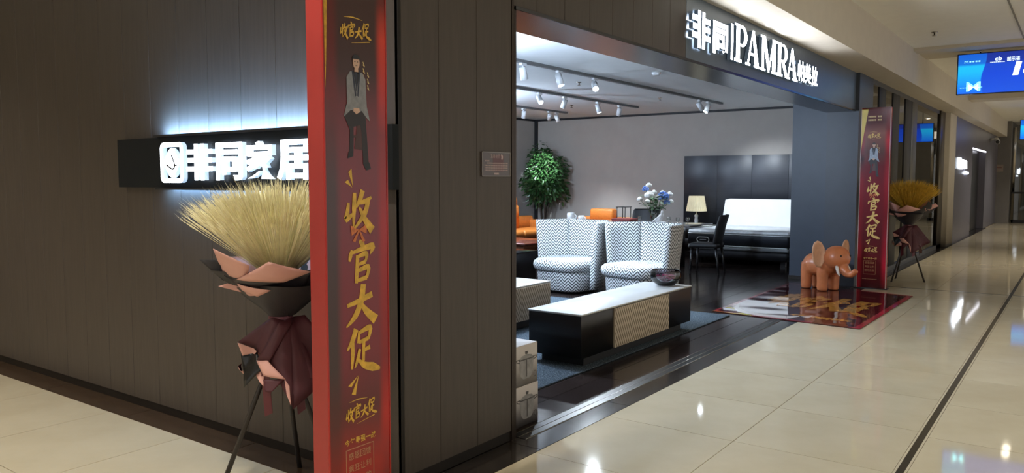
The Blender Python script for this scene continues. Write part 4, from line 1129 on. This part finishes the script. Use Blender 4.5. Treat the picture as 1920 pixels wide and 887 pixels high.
for i in range(3000):
    a = rnd.uniform(0, 6.283); cz = rnd.uniform(-1, 1); q = rnd.random() ** (1 / 2.2) * (.80 + .20 * math.sin(3 * a + 4 * cz) * math.cos(2 * a - 3 * cz)); s_ = math.sqrt(1 - cz * cz)
    p = Vector((tx + (.62 - .12 * cz) * q * s_ * math.cos(a), ty + (.62 - .12 * cz) * q * s_ * math.sin(a), 1.58 + .84 * q * cz))
    if p.z < 1.05 and rnd.random() < .45: continue
    if p.x > 15.44 or p.y > 10.5: continue
    d = (Vector((math.cos(a) * s_, math.sin(a) * s_, cz * .3 - .5)) + Vector((rnd.uniform(-.7, .7), rnd.uniform(-.7, .7), rnd.uniform(-.5, .4)))).normalized()
    L = rnd.uniform(.08, .14)
    if (p + d * L).x > 15.43 or (p + d * L).y > 10.48: continue
    wd = L * .26; sd = d.cross(Vector((rnd.uniform(-1, 1), rnd.uniform(-1, 1), 1))).normalized(); nn = d.cross(sd)
    m.add([p, p + d * L * .45 + sd * wd + nn * .008, p + d * L - nn * .006, p + d * L * .45 - sd * wd + nn * .008], [(0, 1, 2, 3)])
m.build('foliage', mat('ficus_leaf', '#2b4a25', .35, var=.5, vscale=14), r)['kind'] = 'stuff'
# dining table and what stands on it
r = thing('dining_table', (12.5, 6.45, 0), 'long dark dining table behind the zigzag armchairs', 'table')
m = MB(); m.rbox((12.0, 5.16, .725), (13.0, 7.75, .75), .006); m.build('table_top', mat('pale_stone_top', '#8d8a88', .12, var=.15), r)
for yy in (5.75, 7.15):
    m = MB(); m.rbox((12.25, yy - .2, 0), (12.75, yy + .2, .724), .02); m.build('pedestal', M_BLACK, r)
# vase with flowers
vx, vy = 12.45, 6.0
r = thing('flower_vase', (vx, vy, .7505), 'glass vase of white roses and blue hydrangea on the dining table', 'vase')
m = MB(); m.lathe([(.055, .7505), (.065, .76), (.07, .85), (.10, 1.02), (.095, 1.02), (.066, .86), (.06, .775), (.0, .772)], (vx, vy, 0), 20, cap1=False); m.build('vase', glassmat('vase_glass', (.78, .8, .8), .02, .12), r)
rnd = random.Random(4)
vr = Vector((.588, -.808, 0))      # sideways
heads = [(-.27, 1.16, .05, 'w'), (-.11, 1.23, .085, 'w'), (-.15, 1.33, .06, 'b'), (-.12, 1.40, .055, 'w'), (.05, 1.20, .05, 'w'), (.13, 1.20, .10, 'b'), (.14, 1.27, .05, 'w'), (.27, 1.24, .06, 'w'), (.28, 1.12, .05, 'w'), (.20, 1.10, .055, 'b'), (-.02, 1.28, .05, 'w'), (-.12, 1.12, .05, 'w')]
M_ROSE = mat('white_rose', '#e6e4de', .7); M_HYD = mat('blue_hydrangea', '#5d7fc2', .7, var=.25, vscale=40); M_STEM = mat('green_stem', '#3d5230', .6)
m = MB(); 
for du, z, rad, c in heads:
    dv = rnd.uniform(-.1, .1); top = Vector((vx, vy, 0)) + vr * du + Vector((.8, .58, 0)) * dv + Z * z
    b0 = Vector((vx + rnd.uniform(-.03, .03), vy + rnd.uniform(-.03, .03), .78)); mid = b0.lerp(top, .5) + Vector((0, 0, .06))
    m.tube([b0, mid, top], .005, 5)
    k = MB()
    if c == 'w':
        for q in range(3):
            f = 1 - q * .28; n = 7
            for i in range(n):
                a = 6.283 * (i + .5 * q) / n; k.ell(top + Vector((math.cos(a) * rad * .55 * f, math.sin(a) * rad * .55 * f, q * rad * .22)), (rad * .5 * f, rad * .5 * f, rad * .55), 8, 6)
    else:
        for i in range(46):
            a = rnd.uniform(0, 6.283); cz = rnd.uniform(-.4, 1); s_ = math.sqrt(max(0, 1 - cz * cz)); k.ell(top + Vector((math.cos(a) * s_, math.sin(a) * s_, cz)) * rad * .85, (rad * .24, rad * .24, rad * .2), 6, 4)
    k.build('rose' if c == 'w' else 'hydrangea', M_ROSE if c == 'w' else M_HYD, r)
m.build('stems', M_STEM, r)
m = MB()
for i in range(90):
    a = rnd.uniform(0, 6.283); q = rnd.uniform(.05, .24); p = Vector((vx + q * math.cos(a), vy + q * math.sin(a), rnd.uniform(1.0, 1.22)))
    d = Vector((math.cos(a), math.sin(a), rnd.uniform(-.6, .5))).normalized(); sd = d.cross(Z).normalized(); L = rnd.uniform(.09, .14)
    m.add([p, p + d * L * .5 + sd * L * .3, p + d * L, p + d * L * .5 - sd * L * .3], [(0, 1, 2, 3)])
m.build('leaves', mat('vase_leaf', '#4d6647', .6, var=.3), r)
# white figurine
r = thing('figurine', (12.15, 5.75, .7505), 'small white porcelain figurine beside the flower vase', 'figurine'); fx, fy = 12.15, 5.75
m = MB(); m.ell((fx, fy, .775), (.10, .12, .026), 14, 8); m.tube([(fx, fy + .05, .78), (fx, fy + .02, .84), (fx, fy - .02, .90), (fx, fy - .03, .93)], [.06, .05, .035, .02], 10); m.ell((fx, fy - .035, .955), (.026, .026, .03), 10, 8); m.tube([(fx - .02, fy - .02, .89), (fx - .05, fy + .06, .84), (fx - .05, fy + .12, .79)], [.016, .014, .01], 8); m.build('porcelain', mat('white_porcelain', '#e2e2e2', .2), r)
# white jug and cup, red box, glassware
for (cx, cy, hh, rad, nm, lab) in ((12.2, 7.55, .15, .075, 'jug', 'white ceramic jug at the left end of the dining table'), (12.25, 7.36, .10, .06, 'cup', 'white ceramic cup next to the jug')):
    r = thing(nm, (cx, cy, .7505), lab, nm, 'white crockery on the dining table'); z = .7505
    m = MB(); m.lathe([(rad * .7, z), (rad, z + .02), (rad, z + hh * .8), (rad * .85, z + hh), (rad * .78, z + hh), (rad * .9, z + hh * .78), (rad * .9, z + .02), (0, z + .015)], (cx, cy, 0), 20, cap1=False); m.build('body', mat('white_porcelain', '#e2e2e2', .2), r)
    m = MB(); m.tube([(cx, cy - rad * .95, z + hh * .8), (cx, cy - rad * 1.5, z + hh * .65), (cx, cy - rad * 1.4, z + hh * .35), (cx, cy - rad * .9, z + hh * .25)], .008, 8); m.build('handle', mat('white_porcelain', '#e2e2e2', .2), r)
r = thing('gift_box', (12.3, 6.5, .7505), 'flat red box on the dining table left of the vase', 'box')
m = MB(); m.rbox((12.15, 6.32, .7505), (12.45, 6.68, .80), .004, n=2); m.build('box_body', mat('dark_red_card', '#6d2220', .5), r)
m = MB(); m.rbox((12.145, 6.315, .8005), (12.455, 6.685, .82), .004, n=2); m.build('lid', mat('dark_red_lid', '#7a2826', .5), r)
for i, (gx, gy) in enumerate(((12.2, 5.62), (12.12, 5.42), (12.25, 5.30), (12.2, 6.16))):
    r = thing('wine_glass', (gx, gy, .7505), ['wine glass just right of the white figurine', 'wine glass midway between figurine and right table end', 'wine glass nearest the right end of the dining table', 'wine glass between red box and flower vase'][i], 'glass', 'wine glasses on the dining table'); z = .7505
    m = MB(); m.lathe([(.03, z), (.03, z + .003), (.004, z + .006), (.004, z + .05)], (gx, gy, 0), 16); m.build('stem', M_GLASS, r)
    m = MB(); m.lathe([(.004, z + .05), (.03, z + .07), (.032, z + .10), (.027, z + .125)], (gx, gy, 0), 16, cap1=False); m.build('cup', M_GLASS, r)
# small black wire stand behind
r = thing('side_table', (14.0, 7.5, 0), 'thin black metal frame side table between sofa and vase', 'table')
m = MB()
for sx, sy in ((-1, -1), (1, -1), (1, 1), (-1, 1)): 
    k = MB(); k.tube([(14.0 + sx * .12, 7.42 + sy * .09, 0), (14.0 + sx * .12, 7.42 + sy * .09, .95)], .009, 6); k.build('leg', M_BLACK, r)
m.rbox((13.86, 7.31, .95), (14.14, 7.53, .962), .004, n=2); m.build('table_top', M_BLACK, r)
# dining chairs
def dchair(loc, rz, lab):
    r = thing('dining_chair', loc, lab, 'chair', 'dark dining chairs'); o = Vector(loc)    # front -y
    m = MB(); m.rbox(tuple(o + Vector((-.23, -.23, .42))), tuple(o + Vector((.23, .23, .49))), .03); m.build('seat', M_BLKMATT, r)
    for sx in (-1, 1):
        for sy in (-1, 1):
            m = MB(); a = o + Vector((sx * .19, sy * .19, .425)); b = o + Vector((sx * .21, sy * (.21 if sy < 0 else .25), 0)); m.tube([b, a], [.016, .024], 8); m.build('leg', M_BLACK, r)
    rings = []
    for z, dy, hw in ((.44, .20, .20), (.56, .225, .22), (.72, .255, .235), (.84, .285, .235), (.92, .31, .225), (.945, .315, .20)):
        ring = []
        for i in range(13):
            t = -1 + 2 * i / 12; ring.append(o + Vector((hw * t, dy - .07 * t * t, z)))
        for i in range(13):
            t = 1 - 2 * i / 12; ring.append(o + Vector((hw * t * 1.02, dy + .028 - .07 * t * t, z)))
        rings.append(ring)
    m = MB(); m.loft(rings); m.build('backrest', M_BLKMATT, r, fix=True)
    turn(r, rz)
dchair((12.0, 4.86, 0), R(188), 'dark curved dining chair at the end of the table nearest the bed')
dchair((13.32, 6.75, 0), R(-90), 'dark dining chair on the far side of the table')
# bedroom end: panel, bed, night table, lamp
r = thing('wall_panel', (15.46, 5.3, 0), 'large dark slate wall panel behind the bed', 'panel')
for i in range(4):
    a = 3.9 + i * .72; m = MB(); m.rbox((15.44, a + .001, .02), (15.4995, min(a + .719, 6.82), 1.99), .003, n=2); m.build('panel_board', mat('charcoal_panel', '#34363c', .42, var=.08, stretch=(1, .3, 4)), r)
r = thing('bed', (14.3, 4.9, 0), 'bed with pale headboard and dark quilted mattress side', 'bed')
M_MATTR = mat('navy_mattress_side', '#20242c', .6, var=.2, vscale=30); M_SHEET = mat('white_ticking', '#dfe2e4', .7, bump=.1, vscale=14)
y0, y1 = 3.98, 5.80
m = MB(); m.rbox((13.42, y0 + .03, .10), (15.2, y1 - .03, .25), .02); m.build('bed_base', mat('dark_base_fabric', '#2a2a2e', .7), r)
m = MB(); m.rbox((13.40, y0 + .01, .251), (15.2, y1 - .01, .32), .02); m.build('base_border', mat('grey_bed_fabric', '#84878a', .7), r)
m = MB(); m.rbox((13.40, y0, .3205), (15.2, y1, .545), .04, n=4); m.build('mattress', M_MATTR, r)
m = MB(); m.rbox((13.41, y0 + .01, .5455), (15.2, y1 - .01, .60), .025, n=4); m.build('mattress_top', M_SHEET, r)
for z in (.330, .538):
    m = MB(); m.tube([(15.1, y0 + .002, z), (13.44, y0 + .002, z), (13.405, y0 + .03, z), (13.398, y0 + .06, z), (13.398, y1 - .06, z), (13.405, y1 - .03, z), (13.44, y1 - .002, z), (15.1, y1 - .002, z)], .009, 6); m.build('piping', M_SHEET, r)
FB = Frame((13.398, 0, 0), (0, -1, 0), (-1, 0, 0))
m = MB(); O = rr(-5.62, -5.38, .37, .48, .054, 6); I = rr(-5.605, -5.395, .385, .465, .039, 6)
for i in range(len(O)): m.poly(FB, [O[i], O[(i + 1) % len(O)], I[(i + 1) % len(O)], I[i]], 0, .004)
m.poly(FB, [(-5.56, .42), (-5.44, .42), (-5.44, .43), (-5.56, .43)], 0, .003)
m.build('side_handle', M_SHEET, r, fix=True)
m = MB(); m.poly(FB, [(-5.22, .39), (-5.14, .40), (-5.15, .48), (-5.23, .47)], 0, .004); m.build('care_label', M_SHEET, r)
m = MB(); m.loft([[Vector((15.2 + dx, yy, zz)) for yy, zz, dx in ((y0 - .02, .3, t), (y1 + .04, .3, t), (y1 + .04, .7, t), (y1 - .02, 1.1, t), (y1 - .1, 1.12, t), (y0, 1.12, t), (y0 - .02, 1.08, t))] for t in (.10, .0)], smooth=False); m.build('headboard', mat('white_leather_headboard', '#e6e6e4', .5, var=.02), r, fix=True)
for sy in (y0 + .15, y1 - .15):
    m = MB(); m.box((13.6, sy - .04, 0), (13.7, sy + .04, .1)); m.build('leg', M_BLACK, r); m = MB(); m.box((15.0, sy - .04, 0), (15.1, sy + .04, .1)); m.build('leg', M_BLACK, r)
r = thing('night_table', (15.15, 6.3, 0), 'dark night table with pale top left of the bed', 'table')
m = MB(); m.rbox((14.93, 6.02, .08), (15.40, 6.62, .56), .006); m.build('body', M_BLACK, r)
for q in range(2):
    m = MB(); m.rbox((14.915, 6.04, .10 + q * .225), (14.93, 6.60, .31 + q * .225), .003, n=2); d_ = m.build('drawer', M_BLKWOOD, r)
    m = MB(); m.tube([(14.905, 6.24, .21 + q * .225), (14.905, 6.40, .21 + q * .225)], .006, 6); m.build('handle', M_CHROME, d_)
m = MB(); m.rbox((14.92, 6.0, .5605), (15.41, 6.64, .58), .004, n=2); m.build('top', M_STONE, r)
for sx in (14.97, 15.36):
    for sy in (6.06, 6.58):
        m = MB(); m.tube([(sx, sy, 0), (sx, sy, .082)], .015, 8); m.build('leg', M_BLACK, r)
lx, ly = 15.15, 6.37
r = thing('table_lamp', (lx, ly, .5805), 'table lamp with pleated cream shade on the night table', 'lamp')
m = MB(); m.lathe([(.07, .581), (.07, .60), (.035, .62), (.045, .68), (.03, .72), (.045, .77), (.02, .80), (.008, .82), (.008, .93)], (lx, ly, 0), 18); m.build('lamp_base', mat('crystal_base', '#b9bcc0', .12, .5), r)
prof = []; n = 72
k = MB(); rings = []
for rad, z in ((.205, .86), (.15, 1.17)):
    rings.append([Vector((lx + (rad + (.004 if i % 2 else -.004)) * math.cos(6.2832 * i / n), ly + (rad + (.004 if i % 2 else -.004)) * math.sin(6.2832 * i / n), z)) for i in range(n)])
k.loft(rings, cap0=False, cap1=False, smooth=False); k.build('shade', mat('cream_shade', '#d6ccae', .8, emit='#e8d8a8', es=.16), r)

# ------------------------------------------------------------------ light tracks
M_TRACK = mat('grey_track', '#6c6e70', .5); M_HEAD = mat('white_spot_body', '#c9cccf', .4); M_LENS = mat('lit_lens', '#ffffff', .4, emit='#e6f2ff', es=30); M_LENSD = mat('side_lens', '#ffffff', .4, emit='#e6f2ff', es=6)
for k_, (y, xa, xb, lab) in enumerate(((5.46, 6.3, 14.05, 'front light track nearest the shop opening'), (7.07, 8.2, 13.85, 'middle light track on the showroom ceiling'), (8.85, 11.2, 14.1, 'rear light track near the leafy tree'))):
    r = thing('light_track', (xa, y, 2.92), lab, 'track', 'ceiling light tracks')
    m = MB(); m.box((xa, y - .03, 2.885), (xb, y + .03, 2.92)); m.build('rail', M_TRACK, r)
    m = MB(); m.box((xa - .02, y - .033, 2.88), (xa, y + .033, 2.92)); m.build('end_cap', M_HEAD, r); m = MB(); m.box((xb, y - .033, 2.88), (xb + .02, y + .033, 2.92)); m.build('end_cap', M_HEAD, r)
def spot(x, y, aim, lab, power, col=(.80, .90, 1.0), cone=62, lit=True):
    r = thing('track_spotlight', (x, y, 2.885), lab, 'spotlight', 'track spotlights')
    p = Vector((x, y, 2.885)); d = (Vector(aim) - p).normalized()
    m = MB(); m.box((x - .05, y - .022, 2.855), (x + .05, y + .022, 2.8845)); m.tube([(x, y, 2.856), (x, y, 2.815)], .012, 8); m.build('mount', M_HEAD, r)
    c = Vector((x, y, 2.79)); a = c - d * .05; b = c + d * .10
    m = MB(); m.tube([a, b, b - d * .004], [.042, .045, .038], 18); m.build('lamp_head', M_HEAD, r)
    m = MB(); m.tube([b - d * .003, b + d * .001], [.038, .037], 18); m.build('lens', M_LENS if lit else M_LENSD, r)
    L = bpy.data.lights.new('spot_beam', 'SPOT'); L.energy = power; L.color = col; L.spot_size = R(cone); L.spot_blend = .7; L.shadow_soft_size = .04
    lo = bpy.data.objects.new('spot_beam', L); COL.objects.link(lo); lo.parent = r
    lo.location = (b + d * .012) - p; lo.rotation_euler = d.to_track_quat('-Z', 'Y').to_euler()
P = SPOT_W
spot(7.72, 5.46, (8.7, 5.5, .5), 'lit spotlight at the left end of the front track', P * 1.3, (.62, .81, 1))
spot(8.52, 5.46, (8.4, 4.6, .4), 'second lit spotlight from the left on the front track', P * 1.3, (.62, .81, 1))
spot(9.42, 5.46, (7.0, 3.4, .4), 'third lit spotlight on front track, tilted towards the opening', P, cone=70)
spot(13.05, 5.46, (15.2, 4.9, .9), 'spotlight on the front track near the bed, left of two', P, cone=70)
spot(13.42, 5.46, (12.6, 6.2, .8), 'spotlight at the right end of the front track', P * .6)
spot(10.45, 7.07, (9.2, 5.2, .8), 'leftmost spotlight on the middle track', P * .8, lit=False)
spot(11.2, 7.07, (11.1, 8.0, .4), 'second spotlight from the left on the middle track', P * .6, lit=False)
spot(12.32, 7.07, (12.5, 6.5, .8), 'third spotlight from the left on the middle track', P * .6, lit=False)
spot(13.12, 7.07, (14.4, 8.3, .6), 'rightmost spotlight on the middle track', P * .8, lit=False)
spot(12.55, 8.85, (13.1, 9.5, .5), 'leftmost spotlight on the rear track', P * .9, lit=False)
spot(13.45, 8.85, (14.8, 9.9, 1.8), 'spotlight on the rear track aimed at the tree', P * 4.0, cone=26)
spot(13.72, 8.85, (14.6, 8.4, .8), 'rightmost spotlight on the rear track', P * .5, lit=False)
for xx, yy, lab in ((9.6, 4.63, 'smoke detector on showroom ceiling near the opening'), (9.9, 6.0, 'showroom ceiling sprinkler between the front and middle tracks'), (12.6, 6.0, 'showroom ceiling sprinkler above the dining table'), (12.85, 7.95, 'showroom ceiling sprinkler between middle and rear tracks')):
    det = 'smoke' in lab
    r = thing('smoke_detector' if det else 'sprinkler', (xx, yy, 2.92), lab, 'detector' if det else 'sprinkler')
    m = MB(); m.lathe([(.06, 2.9195), (.06, 2.90), (.045, 2.875)] if det else [(.035, 2.9195), (.034, 2.91), (.01, 2.905), (.01, 2.88), (.025, 2.875), (.025, 2.87)], (xx, yy, 0), 16); m.build('body', M_HEAD if det else M_CHROME, r)

def pendant(x, y, z, lab, power):  # unseen globes added behind the pier to brighten ceiling and walls
    r = thing('added_pendant', (x, y, 2.92), lab, 'lamp', 'added globe pendants')
    m = MB(); m.lathe([(.06, 2.919), (.06, 2.895), (.01, 2.89)], (x, y, 0), 16); m.build('canopy', M_CHROME, r)
    m = MB(); m.tube([(x, y, 2.892), (x, y, z + .15)], .005, 6); m.build('cord', M_BLACK, r)
    m = MB(); m.ell((x, y, z), (.16, .16, .16), 20, 12); m.build('globe', mat('added_light_globe', '#ffffff', .4, emit='#d2e6ff', es=power / 1.35), r)
pendant(5.6, 5.0, 2.35, 'added opal globe pendant over the left half of the showroom', 300)
pendant(9.8, 8.6, 2.35, 'added opal globe pendant over the rear of the showroom', 300)

# ------------------------------------------------------------------ neighbouring glass shopfront
GY = 2.52
m = MB(); m.box((12.5, GY, 0), (19.7, GY + .08, .08)); m.box((12.5, GY + .03, 2.90), (19.7, GY + .08, 2.975)); m.box((12.5, GY + .0795, 2.93), (19.7, 2.97, 3.1)); m.box((12.5, GY + .03, .0), (12.52, GY + .075, 2.9))
gw = struct(m.build('window_1', mat('window_frame_metal', '#4a4d52', .35, .4)), 'tall glass shopfront with black upright bars beyond the banner')
for a, b in ((12.92, 13.38), (13.98, 14.52), (15.08, 15.65)):
    m = MB(); m.rbox((a, GY + .02, .08), (b, GY + .05, 2.90), .004, n=2); m.build('mullion', M_BLKMATT, gw)
m = MB(); m.rbox((15.70, GY + .02, .08), (16.25, GY + .06, 2.90), .004, n=2); m.build('mullion', mat('window_frame_metal', '#4a4d52', .35, .4), gw)
m = MB(); m.rbox((19.05, GY + .0, .0), (19.72, GY + .08, 2.975), .01, n=2); m.build('mullion', mat('bronze_frame', '#2a241e', .3, .3), gw)
for a, b in ((12.52, 12.92), (13.38, 13.98), (14.52, 15.08), (16.25, 19.05)):
    m = MB(); m.box((a, GY + .035, .08), (b, GY + .045, 2.90)); m.build('pane', glassmat('shop_glass', (.72, .76, .78), .015, .10), gw)
m = MB(); m.box((15.7, 6.4, 0), (20.4, 6.5, 3.0)); m.box((20.3, 2.95, 0), (20.4, 6.4, 3.0)); m.box((15.66, 2.66, 2.92), (20.4, 6.4, 3.0)); m.box((12.5, 3.15, 0), (15.49, 3.2, 2.92)); m.box((12.5, 2.66, 2.88), (15.49, 3.15, 2.92)); struct(m.build('wall_neighbour', mat('grey_shop_wall', '#bcbcb9', .7, var=.04)), 'grey inner walls of the neighbouring glass fronted shop')
m = MB(); m.box((15.66, 2.66, -.012), (28, 6.5, 0.0)); m.build('floor_neighbour', mat('grey_shop_floor', '#8c8880', .2)); struct(bpy.data.objects['floor_neighbour'], 'pale floor inside the neighbouring shop')
for i, x in enumerate((13.1, 14.6)):  # added lamps that lighten the near panes
    downlight(x, 2.86, 2.88, ['nearer', 'farther'][i] + ' added downlight in the narrow display window beside the pier', 130, (1, .96, .9), 'added neighbour shop downlights')
for i, x in enumerate((17.0, 18.6)):  # added lamps that brighten the shop behind the glass
    downlight(x, 4.2, 2.92, ['near', 'far'][i] + ' added downlight inside the neighbouring glass shop', 480, (1, .95, .88), 'added neighbour shop downlights')
# cream pillar, dark shop wall with small lit sign and doorway
m = MB(); m.rbox((19.75, 2.42, 0), (20.75, 2.9, 2.975), .01, n=2); struct(m.build('trim_4', M_PLASTER), 'cream plaster pillar between two far shops')
M_FAR = mat('purple_grey_cladding', '#5c5962', .35, var=.06)
m = MB(); m.box((20.75, 2.44, 0), (24.35, 2.7, 2.975)); m.box((24.35, 2.44, 2.36), (27.9, 2.7, 2.975)); m.box((27.9, 2.44, 0), (31.8, 2.7, 2.975)); wfar = struct(m.build('wall_far', M_FAR), 'dark grey cladding of the far shop around its doorway')
m = MB(); m.box((20.76, 2.425, 0), (20.80, 2.445, 2.975)); m.build('edge_trim', M_BLKMATT, wfar)
m = MB(); m.box((24.35, 2.62, 0), (27.9, 2.69, 2.36)); struct(m.build('door_1', M_BLACK), 'black doorway in the far grey wall')
m = MB(); m.box((24.4, 2.43, 2.325), (27.85, 2.47, 2.36)); m.build('lit_lintel', mat('lintel_light', '#ffffff', .4, emit='#f2f2ff', es=1.6), wfar)
r = thing('far_sign', (22.4, 2.44, 1.7), 'small glowing white sign on the far grey wall', 'sign')
FR = Frame((0, 2.44, 0), (1, 0, 0), (0, -1, 0))
for u, v, w_, h in ((21.5, 1.77, .18, .24), (21.75, 1.74, .22, .22), (22.05, 1.75, .2, .22), (22.32, 1.76, .22, .2), (22.6, 1.76, .2, .2)):
    m = MB(); m.stroke(FR, [(0, .1), (.15, 1), (.3, .2)], .22, .01, .05, sub=4, off=(u, v), sc=(w_, h)); m.stroke(FR, [(.35, .1), (.6, .95), (.9, .1)], .2, .01, .05, sub=4, off=(u, v), sc=(w_, h)); m.build('sign_stroke', M_LETTER, r, fix=True)
m = MB(); m.poly(FR, rr(22.6, 23.3, 1.64, 1.70, .02), .01, .04); m.build('sign_bar', M_LETTER, r, fix=True)
# end of the corridor
m = MB(); m.box((31.8, 2.05, 0), (34.3, 2.7, 3.5)); we = struct(m.build('wall_end', mat('grey_end_wall', '#6e6a66', .5, var=.05)), 'grey wall closing the corridor')
m = MB(); m.box((34.3, -8, 0), (34.5, 2.2, 3.5)); struct(m.build('wall_end_rear', mat('beige_end_wall', '#8a8478', .6, var=.05)), 'beige wall beyond the lift glass')
r = thing('wall_notice', (31.8, 2.4, 1.8), 'pale notice sheet on the grey end wall', 'notice')
FE = Frame((31.8, 0, 0), (0, -1, 0), (-1, 0, 0))
m = MB(); m.poly(FE, [(-2.62, 1.78), (-2.25, 1.78), (-2.25, 2.02), (-2.62, 2.02)], .001, .012); m.build('sheet', mat('notice_paper', '#8f8178', .6), r, fix=True)
m = MB(); m.poly(FE, [(-2.58, 1.90), (-2.29, 1.90), (-2.29, 1.925), (-2.58, 1.925)], .0125); m.build('print', mat('notice_print', '#7a4a40', .6), r)
# lift glass and rail
r = thing('lift_front', (32.4, 1.4, 0), 'glass and steel lift front at the end of the corridor', 'lift')
for y_ in (1.98, 1.55, .6):
    m = MB(); m.rbox((32.3, y_ - .05, 0), (32.42, y_ + .05, 3.3), .01, n=2); m.build('steel_post', M_CHROME, r)
m = MB(); m.box((32.35, .65, 0.0), (32.37, 1.93, 3.2)); m.build('glass_pane', glassmat('lift_glass', (.75, .78, .78), .02, .1), r)
m = MB(); m.box((32.28, .5, 1.02), (32.34, 2.0, 1.08)); m.build('handrail', M_BLKMATT, r)
m = MB(); m.box((32.3, .5, .0), (32.42, 2.0, .10)); m.build('sill', M_BLKMATT, r)
m = MB(); m.box((32.3, .6, 3.0), (32.34, 1.5, 3.25)); m.build('lit_header', mat('lift_header', '#ffffff', .4, emit='#fff2dc', es=.5), r)
# security camera
r = thing('security_camera', (29.1, 2.44, 2.7), 'white security camera bracketed on the far grey wall', 'camera')
m = MB(); m.tube([(29.1, 2.44, 2.78), (29.1, 2.28, 2.78)], .03, 10); m.build('bracket', M_WHITE, r)
m = MB(); m.tube([(28.85, 2.22, 2.68), (29.35, 2.30, 2.78)], .07, 14); m.build('camera_body', M_WHITE, r)
m = MB(); m.tube([(28.82, 2.215, 2.674), (28.85, 2.22, 2.68)], .055, 14); m.build('lens', M_BLACK, r)

# ------------------------------------------------------------------ hanging screens
def screen(x, y0, y1, z0, z1, lab, big):
    r = thing('hanging_screen', (x, (y0 + y1) / 2, z0), lab, 'screen', 'hanging blue screens')
    off = W(r)
    m = MB(); m.box((x + .004, y1, z0), (x + .10, y0, z1)); m.box((x, y1, z0), (x + .004, y0, z0 + .012)); m.box((x, y1, z1 - .012), (x + .004, y0, z1)); m.box((x, y0 - .016, z0), (x + .004, y0, z1)); m.box((x, y1, z0), (x + .004, y1 + .016, z1)); m.build('housing', M_BLACK, r)
    m = MB(); m.add([(x + .0025, y0 - .016, z0 + .012), (x + .0025, y1 + .016, z0 + .012), (x + .0025, y1 + .016, z1 - .012), (x + .0025, y0 - .016, z1 - .012)], [(0, 1, 2, 3)])
    m.build('display', screenmat('screen_%d' % int(x), y0 - off.y, (y0 - y1), 0, z1 - z0), r, fix=False)
    for yy in (y0 - .3, y1 + .3):
        m = MB(); m.tube([(x + .05, yy, z1), (x + .05, yy, 3.5)], .012, 8); m.build('hanger', M_CHROME, r)
    E_W = mat('screen_white', '#ffffff', .5, emit='#d8ecff', es=.7); E_C = mat('screen_cyan', '#ffffff', .5, emit='#7fe6f0', es=.6)
    fr = Frame((x + .002, y0, z0), (0, -1, 0), (-1, 0, 0)); d = .0015
    if not big:
        m = MB(); glyph(m, fr, '朗乐福', .5, .38, None, .08, d, bold=.01); m.build('caption', E_W, r); return r
    m = MB(); glyph(m, fr, 'M', .135, .045, .19, .145, d, bold=.004); m.build('screen_logo', E_C, r)
    m = MB(); glyph(m, fr, 'M', .10, .475, .05, .04, d)
    for i in range(4): m.poly(fr, [(.165 + i * .04, .485), (.19 + i * .04, .485), (.19 + i * .04, .507), (.165 + i * .04, .507)], d)
    for i in range(9): m.poly(fr, [(.05 + i * .034, .10), (.075 + i * .034, .10), (.075 + i * .034, .108), (.05 + i * .034, .108)], d)
    m.build('screen_caption', E_C, r)
    m = MB(); glyph(m, fr, 'cb', .50, .485, .09, .06, d, bold=.02)
    for i in range(8): m.poly(fr, [(.44 + i * .024, .458), (.459 + i * .024, .458), (.459 + i * .024, .470), (.44 + i * .024, .470)], d)
    for i, ch in enumerate('朗乐福'): glyph(m, fr, ch, .655 + i * .056, .465, .05, .066, d, bold=.012)
    m.build('screen_brand', E_W, r)
    m = MB(); glyph(m, fr, '1', .73, .25, .075, .20, d, bold=.02, shear=.22); glyph(m, fr, '8', .85, .25, .15, .20, d, bold=.03, shear=.22); glyph(m, fr, '周年庆', 1.05, .13, .5, .10, d, bold=.02) if False else None
    m.build('screen_number', E_W, r)
    return r
screen(14.0, 1.66, -.9, 2.81, 3.43, 'large blue hanging screen at the upper right of the corridor', True)
screen(26.0, 1.49, -.9, 2.61, 3.16, 'smaller looking blue screen hanging far down the corridor', False)
